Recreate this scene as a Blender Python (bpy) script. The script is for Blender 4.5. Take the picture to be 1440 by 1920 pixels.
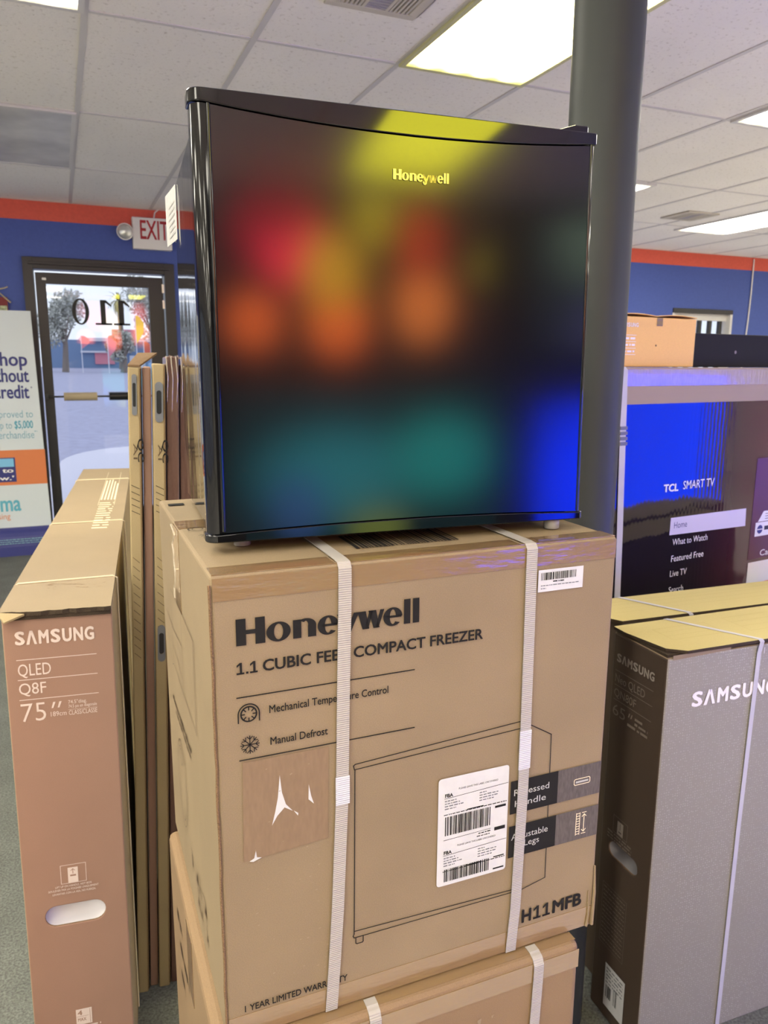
import bpy, bmesh, math, random
from mathutils import Vector, Matrix
random.seed(7)
C = bpy.context.scene
COL = C.collection
for o in list(bpy.data.objects): bpy.data.objects.remove(o)
EYE = 1.517
# ------------------------------------------------------------------ camera
cam_d = bpy.data.cameras.new('camera'); cam = bpy.data.objects.new('camera', cam_d); COL.objects.link(cam)
cr = Vector((0.92183126, -0.38754528, 0.00598168)); cu = Vector((0.0693146, 0.18001949, 0.98121785)); cf = Vector((0.38134317, 0.90410267, -0.19281015))
M = Matrix.Identity(4)
for i in range(3):
    M[i][0] = cr[i]; M[i][1] = cu[i]; M[i][2] = -cf[i]
M.translation = Vector((0, 0, EYE))
cam.matrix_world = M
cam_d.sensor_fit = 'VERTICAL'; cam_d.sensor_height = 36; cam_d.sensor_width = 27
cam_d.lens = 36 * 1424.79 / 1920
cam_d.clip_start = 0.02; cam_d.clip_end = 400
cam_d.dof.use_dof = True; cam_d.dof.focus_distance = 0.9; cam_d.dof.aperture_fstop = 13
C.camera = cam
# ------------------------------------------------------------------ view, sky
C.view_settings.view_transform = 'Standard'; C.view_settings.look = 'None'
C.view_settings.exposure = 0.78; C.view_settings.gamma = 1.0
try: C.view_settings.use_curve_mapping = False
except Exception: pass
W = bpy.data.worlds.new('overcast sky'); C.world = W; W.use_nodes = True
W.node_tree.nodes['Background'].inputs[0].default_value = (0.80, 0.87, 1.0, 1)
W.node_tree.nodes['Background'].inputs[1].default_value = 0.745
LAMP_W = 11.0      # radiance of the ceiling fixtures
TV_GAIN = 3.1

# ------------------------------------------------------------------ materials
def lin(r, g, b):
    return tuple(((c/255)/12.92 if c/255 <= 0.04045 else ((c/255+0.055)/1.055)**2.4) for c in (r, g, b))
def nt(name):
    m = bpy.data.materials.new(name); m.use_nodes = True
    return m, m.node_tree, m.node_tree.nodes, m.node_tree.links, m.node_tree.nodes['Principled BSDF']
def mat(name, col, rough=0.6, metal=0.0, ior=1.45, coat=0.0, coat_rough=0.05, alpha=1.0):
    m, t, n, l, b = nt(name)
    b.inputs['Base Color'].default_value = (*col, 1); b.inputs['Roughness'].default_value = rough
    b.inputs['Metallic'].default_value = metal; b.inputs['IOR'].default_value = ior
    b.inputs['Coat Weight'].default_value = coat; b.inputs['Coat Roughness'].default_value = coat_rough
    b.inputs['Alpha'].default_value = alpha
    return m
def speckle(m, scale=300, amt=0.12, bump=0.0, bscale=None, detail=3, dist=0.001, big=0.0, stretch=None):
    """fine colour variation + bump on an existing principled material, in object space"""
    t = m.node_tree; n = t.nodes; l = t.links; b = n['Principled BSDF']
    tc = n.new('ShaderNodeTexCoord'); src = tc.outputs['Object']
    if stretch:
        mp = n.new('ShaderNodeMapping'); mp.inputs['Scale'].default_value = stretch; l.new(src, mp.inputs[0]); src = mp.outputs[0]
    nz = n.new('ShaderNodeTexNoise'); nz.inputs['Scale'].default_value = scale; nz.inputs['Detail'].default_value = detail
    l.new(src, nz.inputs['Vector'])
    col = tuple(b.inputs['Base Color'].default_value)
    mx = n.new('ShaderNodeMix'); mx.data_type = 'RGBA'
    mx.inputs[6].default_value = tuple(c*(1-amt) for c in col[:3]) + (1,)
    mx.inputs[7].default_value = tuple(min(1, c*(1+amt)) for c in col[:3]) + (1,)
    mr = n.new('ShaderNodeMapRange'); mr.inputs[1].default_value = 0.3; mr.inputs[2].default_value = 0.7
    l.new(nz.outputs[0], mr.inputs[0]); l.new(mr.outputs[0], mx.inputs[0])
    out = mx.outputs[2]
    if big:
        n2 = n.new('ShaderNodeTexNoise'); n2.inputs['Scale'].default_value = 7; n2.inputs['Detail'].default_value = 4
        l.new(src, n2.inputs['Vector'])
        m2 = n.new('ShaderNodeMix'); m2.data_type = 'RGBA'; m2.blend_type = 'MULTIPLY'; m2.inputs[0].default_value = 1
        cr_ = n.new('ShaderNodeMapRange'); cr_.inputs[1].default_value = 0.3; cr_.inputs[2].default_value = 0.7
        cr_.inputs[3].default_value = 1-big; cr_.inputs[4].default_value = 1+big*0.4
        l.new(n2.outputs[0], cr_.inputs[0]); l.new(out, m2.inputs[6]); l.new(cr_.outputs[0], m2.inputs[7]); out = m2.outputs[2]
    l.new(out, b.inputs['Base Color'])
    if bump:
        nb = n.new('ShaderNodeTexNoise'); nb.inputs['Scale'].default_value = bscale or scale; nb.inputs['Detail'].default_value = 4
        l.new(src, nb.inputs['Vector'])
        bp = n.new('ShaderNodeBump'); bp.inputs['Strength'].default_value = bump; bp.inputs['Distance'].default_value = dist
        l.new(nb.outputs[0], bp.inputs['Height']); l.new(bp.outputs[0], b.inputs['Normal'])
    return m
def emit(name, col, s):
    m = bpy.data.materials.new(name); m.use_nodes = True; n = m.node_tree.nodes; n.clear()
    e = n.new('ShaderNodeEmission'); o = n.new('ShaderNodeOutputMaterial')
    e.inputs[0].default_value = (*col, 1); e.inputs[1].default_value = s
    m.node_tree.links.new(e.outputs[0], o.inputs[0]); return m
def picture(name, blobs, base, gain):
    """a lit screen: soft colour blobs (u, v, ru, rv, colour) in the screen's own metres"""
    m = bpy.data.materials.new(name); m.use_nodes = True; t = m.node_tree; n = t.nodes; l = t.links; n.clear()
    e = n.new('ShaderNodeEmission'); o = n.new('ShaderNodeOutputMaterial'); l.new(e.outputs[0], o.inputs[0])
    e.inputs[1].default_value = gain
    tc = n.new('ShaderNodeTexCoord'); acc = None
    for (u, v, ru, rv, col) in blobs:
        mp = n.new('ShaderNodeMapping'); mp.vector_type = 'POINT'
        mp.inputs['Location'].default_value = (-u/ru, 0, -v/rv); mp.inputs['Scale'].default_value = (1/ru, 0, 1/rv)
        l.new(tc.outputs['Object'], mp.inputs[0])
        ln = n.new('ShaderNodeVectorMath'); ln.operation = 'LENGTH'; l.new(mp.outputs[0], ln.inputs[0])
        mr = n.new('ShaderNodeMapRange'); mr.interpolation_type = 'SMOOTHSTEP'
        mr.inputs[1].default_value = 0.25; mr.inputs[2].default_value = 1.0; mr.inputs[3].default_value = 1; mr.inputs[4].default_value = 0
        l.new(ln.outputs['Value'], mr.inputs[0])
        mx = n.new('ShaderNodeMix'); mx.data_type = 'RGBA'; mx.inputs[7].default_value = (*col, 1)
        if acc is None: mx.inputs[6].default_value = (*base, 1)
        else: l.new(acc, mx.inputs[6])
        l.new(mr.outputs[0], mx.inputs[0]); acc = mx.outputs[2]
    l.new(acc, e.inputs[0]); return m

KR = (0.236, 0.173, 0.099)
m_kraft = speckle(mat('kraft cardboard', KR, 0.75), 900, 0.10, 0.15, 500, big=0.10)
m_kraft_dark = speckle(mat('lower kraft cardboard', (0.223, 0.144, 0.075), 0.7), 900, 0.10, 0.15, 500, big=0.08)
m_kraft_light = speckle(mat('pale kraft cardboard', (0.272, 0.207, 0.130), 0.75), 900, 0.08, 0.12, 400, big=0.06)
m_kraft_tan = speckle(mat('tan kraft cardboard', (0.357, 0.272, 0.140), 0.75), 700, 0.10, 0.12, 400, big=0.08)
m_kraft_inner = speckle(mat('corrugated edge', (0.16, 0.095, 0.045), 0.9), 900, 0.5, 0.5, 700)
m_edge = speckle(mat('dark corrugated edge', (0.045, 0.03, 0.017), 0.9), 900, 0.5, 0.5, 700)
m_pink_print = speckle(mat('pinkish brown print', (0.294, 0.170, 0.118), 0.6), 900, 0.06, 0.08, 500, big=0.05)
m_brown_print = speckle(mat('brown print', (0.24, 0.12, 0.08), 0.55), 700, 0.08, 0.08, 500, big=0.08)
m_wrap = speckle(mat('brown print under film', (0.128, 0.064, 0.046), 0.35, coat=1.0, coat_rough=0.12), 700, 0.1, 0.5, 60, dist=0.006, stretch=(1, 1, 0.15), big=0.1)
m_film = mat('clear plastic film', (0.62, 0.54, 0.42), 0.12, coat=1, alpha=0.40)
m_shaded_print = speckle(mat('shaded brown print', (0.068, 0.046, 0.032), 0.5), 900, 0.08, 0.05, 500)  # brown darkened in the colour itself for shade on the carton end
m_band = speckle(mat('grey brown cardboard', (0.340, 0.272, 0.204), 0.7), 900, 0.08, 0.12, 500)
m_lit_kraft = speckle(mat('lamp-lit orange kraft', (0.836, 0.528, 0.176), 0.75), 500, 0.04)  # strong light from a near lamp is put into this colour
m_ink = mat('black ink', (0.014, 0.013, 0.012), 0.75, ior=1.25)
m_ink_grey = speckle(mat('brown black ink', (0.085, 0.07, 0.06), 0.55), 500, 0.25, stretch=(1, 1, 0.2))
m_ink_brown = mat('brown ink', (0.095, 0.06, 0.028), 0.6)
m_ink_faint = mat('faint brown ink', (0.26, 0.165, 0.075), 0.6)
m_ink_pink = mat('pale pink ink', (0.640, 0.528, 0.464), 0.6)
m_ink_grey2 = mat('grey ink', (0.30, 0.26, 0.22), 0.6)
m_ink_dim = mat('dim grey ink', (0.19, 0.155, 0.125), 0.6)
m_ink_light = mat('light grey ink', (0.42, 0.42, 0.40), 0.5)
m_ink_white = mat('white ink', (0.85, 0.83, 0.83), 0.5)
m_ink_cream = mat('cream ink', (0.86, 0.72, 0.5), 0.5)
m_paper = speckle(mat('white label paper', (0.558, 0.558, 0.551), 0.45), 60, 0.03, 0.2, 30, dist=0.002)
m_grime = speckle(mat('scraped cardboard', (0.209, 0.138, 0.078), 0.65), 300, 0.06, stretch=(1, 1, 0.25))
m_tape = speckle(mat('clear brown packing tape', (0.223, 0.144, 0.072), 0.14, coat=1.0, coat_rough=0.05), 250, 0.012, 0.40, 70, dist=0.003, stretch=(0.35, 1, 1.5))
m_tape_band = speckle(mat('tape on grey cardboard', (0.34, 0.27, 0.20), 0.16, coat=1.0, ior=1.7), 250, 0.1, 0.4, 120, dist=0.002, stretch=(1, 1, 0.2))
def strap_mat(name, col):
    m = mat(name, col, 0.35, alpha=0.93); t = m.node_tree; n = t.nodes; l = t.links
    tc = n.new('ShaderNodeTexCoord'); w = n.new('ShaderNodeTexWave'); w.bands_direction = 'Z'; w.inputs['Scale'].default_value = 130
    l.new(tc.outputs['Object'], w.inputs[0])
    bp = n.new('ShaderNodeBump'); bp.inputs['Strength'].default_value = 0.5; bp.inputs['Distance'].default_value = 0.001
    l.new(w.outputs[1], bp.inputs['Height']); l.new(bp.outputs[0], n['Principled BSDF'].inputs['Normal']); return m
m_strap = strap_mat('white plastic strap', (0.404, 0.379, 0.348))
m_strap_cool = strap_mat('pale plastic strap', (0.576, 0.576, 0.624))
m_strap_tan = mat('cream string strap', (0.75, 0.64, 0.44), 0.5)
m_foam = mat('white foam', (0.568, 0.548, 0.568), 0.7)
m_foam_grey = mat('grey foam', (0.22, 0.21, 0.22), 0.6)
m_gloss = mat('black gloss plastic', (0.004, 0.004, 0.0045), 0.06, ior=1.43)
m_side = speckle(mat('black gloss steel', (0.010, 0.010, 0.012), 0.05, ior=1.75), 3, 0.0, 0.06, 6, detail=1, dist=0.02, stretch=(1, 1.4, 0.35))
m_panel = speckle(mat('black satin steel', (0.004, 0.004, 0.0045), 0.125, ior=1.50), 1200, 0.0, 0.02, 1500, dist=0.0004)
m_gasket = mat('door gasket', (0.03, 0.03, 0.032), 0.5)
m_badge = mat('dark chrome', (0.32, 0.32, 0.30), 0.22, 1.0)
m_chrome = mat('chrome', (0.75, 0.75, 0.72), 0.12, 1.0)
m_grey_plastic = mat('grey plastic', (0.15, 0.155, 0.165), 0.45)
m_foot = mat('light grey plastic foot', (0.26, 0.245, 0.23), 0.5)
m_black_plastic = mat('black plastic', (0.012, 0.012, 0.013), 0.4)
m_frame = mat('dark bronze aluminium', (0.035, 0.033, 0.033), 0.38, 0.2)
m_white_plastic = mat('white plastic', (0.80, 0.78, 0.74), 0.4)
m_red_letter = mat('red letters', (0.42, 0.025, 0.025), 0.5)
m_black_decal = mat('black decal', (0.012, 0.012, 0.012), 0.5)
m_brass = mat('tan pad', (0.42, 0.34, 0.22), 0.55)
m_lens = mat('clear lamp lens', (0.75, 0.75, 0.72), 0.08, 0.6)
m_metal = mat('bare steel', (0.5, 0.5, 0.5), 0.3, 1.0)
m_bar_white = mat('white metal rail', (0.70, 0.68, 0.64), 0.5)
m_vent_dark = mat('vent shadow cavity', (0.04, 0.033, 0.028), 0.9)
m_vent = mat('cream painted vent', (0.60, 0.55, 0.44), 0.5)
m_vent_grey = mat('grey vent slats', (0.42, 0.39, 0.38), 0.5)

# column paint
m_column = speckle(mat('grey green column paint', (0.039, 0.044, 0.039), 0.5, ior=1.33), 9, 0.22, 0.15, 25, dist=0.002, stretch=(1, 1, 0.12))
# carpet
m_carpet = speckle(mat('grey green carpet', (0.123, 0.131, 0.118), 0.95), 160, 0.45, 0.6, 220, detail=6, dist=0.004, big=0.15)
m_bounce_floor = speckle(mat('pale bounce floor', (0.68, 0.66, 0.62), 0.35), 30, 0.04)
# ceiling tile
def ceiling_mat():
    m, t, n, l, b = nt('fissured ceiling tile'); b.inputs['Roughness'].default_value = 0.9
    tc = n.new('ShaderNodeTexCoord')
    nz = n.new('ShaderNodeTexNoise'); nz.inputs['Scale'].default_value = 55; nz.inputs['Detail'].default_value = 5; nz.inputs['Roughness'].default_value = 0.7
    l.new(tc.outputs['Object'], nz.inputs['Vector'])
    cr_ = n.new('ShaderNodeValToRGB'); cr_.color_ramp.elements[0].position = 0.33; cr_.color_ramp.elements[1].position = 0.42
    cr_.color_ramp.elements[0].color = (0.68, 0.63, 0.55, 1); cr_.color_ramp.elements[1].color = (0.94, 0.90, 0.83, 1)
    l.new(nz.outputs[0], cr_.inputs[0])
    n2 = n.new('ShaderNodeTexNoise'); n2.inputs['Scale'].default_value = 1.2; l.new(tc.outputs['Object'], n2.inputs['Vector'])
    mr = n.new('ShaderNodeMapRange'); mr.inputs[1].default_value = 0.3; mr.inputs[2].default_value = 0.7; mr.inputs[3].default_value = 0.95; mr.inputs[4].default_value = 1.03
    l.new(n2.outputs[0], mr.inputs[0])
    mx = n.new('ShaderNodeMix'); mx.data_type = 'RGBA'; mx.blend_type = 'MULTIPLY'; mx.inputs[0].default_value = 1
    l.new(cr_.outputs[0], mx.inputs[6]); l.new(mr.outputs[0], mx.inputs[7]); l.new(mx.outputs[2], b.inputs['Base Color'])
    bp = n.new('ShaderNodeBump'); bp.inputs['Strength'].default_value = 0.5; bp.inputs['Distance'].default_value = 0.004
    l.new(nz.outputs[0], bp.inputs['Height']); l.new(bp.outputs[0], b.inputs['Normal']); return m
m_ceiling = ceiling_mat()
m_grid = mat('ceiling grid rail', (0.66, 0.63, 0.59), 0.5)
m_wall_blue = speckle(mat('blue wall paint', (0.060, 0.100, 0.36), 0.6), 40, 0.05, 0.1, 90)
m_wall_red = speckle(mat('red wall paint', (0.72, 0.115, 0.07), 0.6), 40, 0.05, 0.1, 90)
m_wall_dark = mat('dark blocking wall paint', (0.016, 0.016, 0.020), 0.8)
m_wall_white = mat('white wall paint', (0.75, 0.74, 0.72), 0.8)
m_wall_grey = mat('grey wall paint', (0.30, 0.31, 0.33), 0.8)
def glass_mat():
    m = bpy.data.materials.new('door glass'); m.use_nodes = True; t = m.node_tree; n = t.nodes; l = t.links; n.clear()
    tr = n.new('ShaderNodeBsdfTransparent'); tr.inputs[0].default_value = (0.94, 0.95, 0.97, 1)
    gl = n.new('ShaderNodeBsdfGlossy'); gl.inputs['Roughness'].default_value = 0.02
    mx = n.new('ShaderNodeMixShader'); mx.inputs[0].default_value = 0.03; o = n.new('ShaderNodeOutputMaterial')
    l.new(tr.outputs[0], mx.inputs[1]); l.new(gl.outputs[0], mx.inputs[2]); l.new(mx.outputs[0], o.inputs[0]); return m
m_glass = glass_mat()
# outdoors
m_asphalt = speckle(mat('pale asphalt', (0.42, 0.42, 0.56), 0.9), 6, 0.08, big=0.05)
m_concrete = speckle(mat('pale concrete', (0.72, 0.70, 0.78), 0.9), 20, 0.04)
m_leaf_a = mat('grey green leaves', (0.58, 0.58, 0.52), 0.8)
m_leaf_b = mat('dark leaves', (0.40, 0.41, 0.36), 0.8)
m_palm = mat('palm leaves', (0.42, 0.40, 0.24), 0.8)
m_trunk = mat('bark', (0.25, 0.21, 0.18), 0.9)
m_ext_blue = mat('blue building paint', (0.20, 0.29, 0.45), 0.8)
m_ext_white = mat('white building trim', (0.75, 0.75, 0.80), 0.8)
m_ext_pink = mat('pink sign paint', (0.75, 0.28, 0.34), 0.7)
m_ext_red = mat('orange red sign paint', (0.75, 0.16, 0.10), 0.7)
m_yellow = mat('yellow pennant', (0.80, 0.72, 0.08), 0.7)
m_car = mat('light blue car paint', (0.25, 0.45, 0.75), 0.3)

# ------------------------------------------------------------------ mesh helpers
class MB:
    def __init__(s): s.v = []; s.f = []; s.m = []; s.mats = []; s.sm = []
    def mi(s, m):
        if m not in s.mats: s.mats.append(m)
        return s.mats.index(m)
    def face(s, pts, m, smooth=False):
        i = len(s.v); s.v += [tuple(p) for p in pts]; s.f.append(tuple(range(i, i+len(pts)))); s.m.append(s.mi(m)); s.sm.append(smooth)
    def raw(s, vs, fs, m, smooth=False):
        i = len(s.v); s.v += [tuple(p) for p in vs]; k = s.mi(m)
        for f in fs: s.f.append(tuple(i+q for q in f)); s.m.append(k); s.sm.append(smooth)
    def box(s, x0, x1, y0, y1, z0, z1, m, front=None, left=None, top=None, right=None):
        v = [(x0,y0,z0),(x1,y0,z0),(x1,y1,z0),(x0,y1,z0),(x0,y0,z1),(x1,y0,z1),(x1,y1,z1),(x0,y1,z1)]
        i = len(s.v); s.v += v
        for f, mm in (((0,3,2,1), m), ((4,5,6,7), top or m), ((0,1,5,4), front or m), ((1,2,6,5), right or m), ((2,3,7,6), m), ((3,0,4,7), left or m)):
            s.f.append(tuple(i+q for q in f)); s.m.append(s.mi(mm)); s.sm.append(False)
    def extrude(s, poly, vec, m, side=None):
        """closed prism from a planar outline"""
        n = len(poly); a = [Vector(p) for p in poly]; b = [p+Vector(vec) for p in a]
        s.raw(a+b, [tuple(range(n))[::-1], tuple(range(n, 2*n))], m)
        s.raw(a+b, [(k, (k+1) % n, n+(k+1) % n, n+k) for k in range(n)], side or m)
    def tube(s, path, r, m, seg=12, caps=True, smooth=True):
        path = [Vector(p) for p in path]; rings = []; n = len(path)
        rr = r if isinstance(r, (list, tuple)) else [r]*n
        up = None
        for k, p in enumerate(path):
            d = (path[min(k+1, n-1)]-path[max(k-1, 0)]).normalized()
            if up is None:
                up = Vector((0, 0, 1)) if abs(d.z) < 0.9 else Vector((1, 0, 0))
            a = d.cross(up).normalized(); b2 = a.cross(d).normalized(); up = b2
            rings.append([p+rr[k]*(math.cos(t)*a+math.sin(t)*b2) for t in [2*math.pi*q/seg for q in range(seg)]])
        vs = [q for ring in rings for q in ring]; fs = []
        for k in range(n-1):
            for q in range(seg): fs.append((k*seg+q, k*seg+(q+1) % seg, (k+1)*seg+(q+1) % seg, (k+1)*seg+q))
        s.raw(vs, fs, m, smooth)
        if caps: s.raw(vs, [tuple(range(seg))[::-1], tuple(range((n-1)*seg, n*seg))], m)
    def lathe(s, prof, m, seg=24, at=(0, 0, 0)):
        vs = []; fs = []; n = len(prof)
        for k, (r, z) in enumerate(prof):
            for q in range(seg):
                t = 2*math.pi*q/seg; vs.append((at[0]+r*math.cos(t), at[1]+r*math.sin(t), at[2]+z))
        for k in range(n-1):
            for q in range(seg): fs.append((k*seg+q, k*seg+(q+1) % seg, (k+1)*seg+(q+1) % seg, (k+1)*seg+q))
        s.raw(vs, fs, m, True)
    def build(s, name, parent=None, bevel=0, seg=2, label=None, weld=False):
        me = bpy.data.meshes.new(name); me.from_pydata(s.v, [], s.f)
        for mm in s.mats: me.materials.append(mm)
        me.polygons.foreach_set('material_index', s.m); me.polygons.foreach_set('use_smooth', s.sm)
        me.update(); o = bpy.data.objects.new(name, me); COL.objects.link(o)
        if weld or bevel:
            bm = bmesh.new(); bm.from_mesh(me); bmesh.ops.remove_doubles(bm, verts=bm.verts, dist=1e-5)
            bmesh.ops.recalc_face_normals(bm, faces=bm.faces); bm.to_mesh(me); bm.free()
        if any(s.sm):
            me.set_sharp_from_angle(angle=0.7)
        if bevel:
            b = o.modifiers.new('soft edge', 'BEVEL'); b.width = bevel; b.segments = seg; b.limit_method = 'ANGLE'; b.angle_limit = 0.6
            b.harden_normals = False
        if parent: o.parent = parent
        if label: o['label'] = label
        return o
def thing(name, label, cat, loc=(0, 0, 0), rz=0.0, rx=0.0, ry=0.0, group=None):
    o = bpy.data.objects.new(name, None); COL.objects.link(o); o.empty_display_size = 0.1
    o.location = loc; o.rotation_euler = (rx, ry, rz); o['label'] = label; o['category'] = cat
    if group: o['group'] = group
    return o
def tag(o, label, cat, group=None):
    o['label'] = label; o['category'] = cat
    if group: o['group'] = group
    return o
def structure(o): o['kind'] = 'structure'; return o

# ------------------------------------------------------------------ lettering
_tc = {}
def text_mesh(body, bold=0.0, spacing=1.0):
    key = (body, bold, spacing)
    if key in _tc: return _tc[key]
    cu_ = bpy.data.curves.new('lettering', 'FONT'); cu_.body = body; cu_.offset = min(bold, 0.0); cu_.resolution_u = 3; cu_.space_character = spacing
    ob = bpy.data.objects.new('lettering', cu_); COL.objects.link(ob)
    bpy.context.view_layer.update()
    me = bpy.data.meshes.new_from_object(ob.evaluated_get(bpy.context.evaluated_depsgraph_get()))
    vs = [(v.co.x, v.co.y, 0.0) for v in me.vertices]; fs = [tuple(p.vertices) for p in me.polygons]
    bpy.data.objects.remove(ob); bpy.data.curves.remove(cu_); bpy.data.meshes.remove(me)
    if bold > 0:      # heavier weight: the outline struck several times, slightly shifted
        v0, f0 = vs, fs; vs = []; fs = []
        for k in range(9):
            dx, dy = (0, 0) if k == 8 else (bold*1.25*math.cos(k*math.pi/4), bold*0.9*math.sin(k*math.pi/4))
            i = len(vs); vs += [(x+dx, y+dy, 4e-5*k) for x, y, _ in v0]; fs += [tuple(q+i for q in f) for f in f0]
    _tc[key] = (vs, fs); return vs, fs
def cap_h(bold):
    vs, _ = text_mesh('H', bold); return max(v[1] for v in vs)-min(v[1] for v in vs), min(v[1] for v in vs)
class G:
    """flat graphics laid on a face: org + u*U + v*V, lifted off along the normal"""
    def __init__(s, org, U, V, lift=0.0007):
        s.U = Vector(U); s.V = Vector(V); s.N = s.U.cross(s.V); s.o = Vector(org); s.lift = lift; s.mb = MB(); s.k = 0
    def P(s, u, v, d=0): return s.o+u*s.U+v*s.V+(s.lift+d)*s.N
    def poly(s, pts, m, d=0): s.mb.face([s.P(u, v, d) for u, v in pts], m)
    def rect(s, u0, v0, u1, v1, m, d=0): s.poly([(u0, v0), (u1, v0), (u1, v1), (u0, v1)], m, d)
    def line(s, pts, w, m, close=False, d=0):
        pts = [Vector((p[0], p[1])) for p in pts]
        if close: pts.append(pts[0])
        for a, b in zip(pts, pts[1:]):
            t = (b-a)
            if t.length < 1e-6: continue
            t.normalize(); n = Vector((-t.y, t.x))*w/2; e = t*w/2
            s.poly([tuple(a-e-n), tuple(b+e-n), tuple(b+e+n), tuple(a-e+n)], m, d)
    def ring(s, c, rx, ry, ix, iy, m, a0=0, a1=360, n=28, d=0):
        an = [math.radians(a0+(a1-a0)*k/n) for k in range(n+1)]
        for a, b in zip(an, an[1:]):
            s.poly([(c[0]+ix*math.cos(a), c[1]+iy*math.sin(a)), (c[0]+rx*math.cos(a), c[1]+ry*math.sin(a)),
                    (c[0]+rx*math.cos(b), c[1]+ry*math.sin(b)), (c[0]+ix*math.cos(b), c[1]+iy*math.sin(b))], m, d)
    def disc(s, c, rx, ry, m, n=20, d=0): s.poly([(c[0]+rx*math.cos(2*math.pi*k/n), c[1]+ry*math.sin(2*math.pi*k/n)) for k in range(n)], m, d)
    def text(s, body, u0, u1, v, cap, m, bold=0.0, spacing=1.0, d=0, ang=0.0, mirror=False):
        vs, fs = text_mesh(body, bold, spacing); ch, cb = cap_h(bold)
        x0 = min(p[0] for p in vs); x1 = max(p[0] for p in vs); sx = (u1-u0)/(x1-x0); sy = cap/ch
        out = []
        for x, y, zz in vs:
            a = (x-x0)*sx; b = (y-cb)*sy
            if mirror: a = (u1-u0)-a
            if ang: a, b = a*math.cos(ang)-b*math.sin(ang), a*math.sin(ang)+b*math.cos(ang)
            out.append(s.P(u0+a, v+b, d+zz))
        s.mb.raw(out, fs, m)
    def greek(s, u0, u1, v, cap, m, seed=1, d=0):
        """a row of tiny unreadable print"""
        r = random.Random(seed); u = u0
        while u < u1:
            w = min(r.uniform(1.2, 5)*cap, u1-u); s.rect(u, v, u+w*0.9, v+cap*r.uniform(0.75, 1), m, d); u += w+cap*0.45
    def bars(s, u0, u1, v0, v1, m, seed=1, unit=0.0006, d=0):
        r = random.Random(seed); u = u0
        while u < u1:
            w = unit*r.choice((1, 1, 1.5, 2, 3)); s.rect(u, v0, min(u+w, u1), v1, m, d); u += w+unit*r.choice((1, 1, 1.6, 2.4))
    def build(s, name, parent, label=None):
        o = s.mb.build(name, parent, label=label); s.mb = MB(); return o
def figure_one(g, u, v, w, cap, m, d=0.0):
    st = w*0.30
    g.rect(u+w*0.42, v, u+w*0.42+st, v+cap, m, d); g.rect(u, v, u+w, v+cap*0.15, m, d)
    g.poly([(u+w*0.42, v+cap), (u+w*0.02, v+cap*0.80), (u+w*0.02, v+cap*0.62), (u+w*0.42, v+cap*0.80)], m, d)
def heavy_logo(g, u0, v0, wid, cap, m, d=0.0, sink=None):
    """the heavy old-style wordmark, drawn letter by letter"""
    k = wid/340.0; s = cap/49.0
    X = lambda x: u0+(x-441)*k
    Y = lambda y: v0+y*s
    def R(x0, x1, y0, y1): g.rect(X(x0), Y(y0), X(x1), Y(y1), m, d)
    R(441, 458, 0, 49); R(474, 491, 0, 49); R(458, 474, 20, 28)
    g.ring((X(514.5), Y(17.5)), 21.5*k, 18.5*s, 8*k, 14.5*s, m, d=d)
    R(540, 555, 0, 35); R(567, 582, 0, 23)
    g.ring((X(563), Y(22)), 19*k, 14*s, 4.5*k, 9*s, m, 0, 130, d=d)
    g.ring((X(604), Y(17.5)), 19.5*k, 18.5*s, 6*k, 14.5*s, m, 0, 318, d=d); R(592, 621, 15.5, 20)
    g.poly([(X(620), Y(35)), (X(636), Y(35)), (X(648), Y(4)), (X(640), Y(-4))], m, d); g.poly([(X(652), Y(35)), (X(662), Y(35)), (X(644), Y(-8)), (X(637), Y(-3))], m, d)
    g.ring((X(633), Y(-5)), 11*k, 9*s, 4*k, 3.5*s, m, 180, 370, d=d); g.disc((X(626), Y(-4)), 5*k, 5*s, m, d=d)
    g.poly([(X(659), Y(35)), (X(675), Y(35)), (X(682), Y(0)), (X(669), Y(0))], m, d); g.poly([(X(682), Y(35)), (X(689), Y(35)), (X(680), Y(0)), (X(673), Y(0))], m, d)
    g.poly([(X(680), Y(35)), (X(695), Y(35)), (X(702), Y(0)), (X(690), Y(0))], m, d); g.poly([(X(703), Y(35)), (X(711), Y(35)), (X(700), Y(0)), (X(694), Y(0))], m, d)
    g.ring((X(728), Y(17.5)), 19*k, 18.5*s, 6*k, 14.5*s, m, 0, 318, d=d); R(716, 745, 15.5, 20)
    R(750, 763, 0, 49); R(768, 781, 0, 49)
def wide_logo(g, u0, u1, v, cap, m, d=0):
    """seven wide letters with a bar-less A"""
    w = (u1-u0); step = w/7.05; lw = step*0.86; th = cap*0.24
    xs = [u0+i*step for i in range(7)]
    def S(x):
        vs, fs = text_mesh('S', 0.035); a = min(p[0] for p in vs); b = max(p[0] for p in vs); c = min(p[1] for p in vs); e = max(p[1] for p in vs)
        g.mb.raw([g.P(x+(p[0]-a)/(b-a)*lw, v+(p[1]-c)/(e-c)*cap, d+p[2]) for p in vs], fs, m)
    def L(ch, x, wd=lw):
        vs, fs = text_mesh(ch, 0.035); a = min(p[0] for p in vs); b = max(p[0] for p in vs); c = min(p[1] for p in vs); e = max(p[1] for p in vs)
        g.mb.raw([g.P(x+(p[0]-a)/(b-a)*wd, v+(p[1]-c)/(e-c)*cap, d+p[2]) for p in vs], fs, m)
    S(xs[0])
    x = xs[1]; t = lw*0.26
    g.poly([(x-0.04*lw, v), (x+t, v), (x+lw*0.60, v+cap), (x+lw*0.36, v+cap)], m, d); g.poly([(x+lw*1.04-t, v), (x+lw*1.04, v), (x+lw*0.64, v+cap), (x+lw*0.40, v+cap)], m, d)
    L('M', xs[2]+lw*0.06, lw*1.04); S(xs[3]+lw*0.12); L('U', xs[4]+lw*0.14); L('N', xs[5]+lw*0.14); L('G', xs[6]+lw*0.12)

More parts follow.
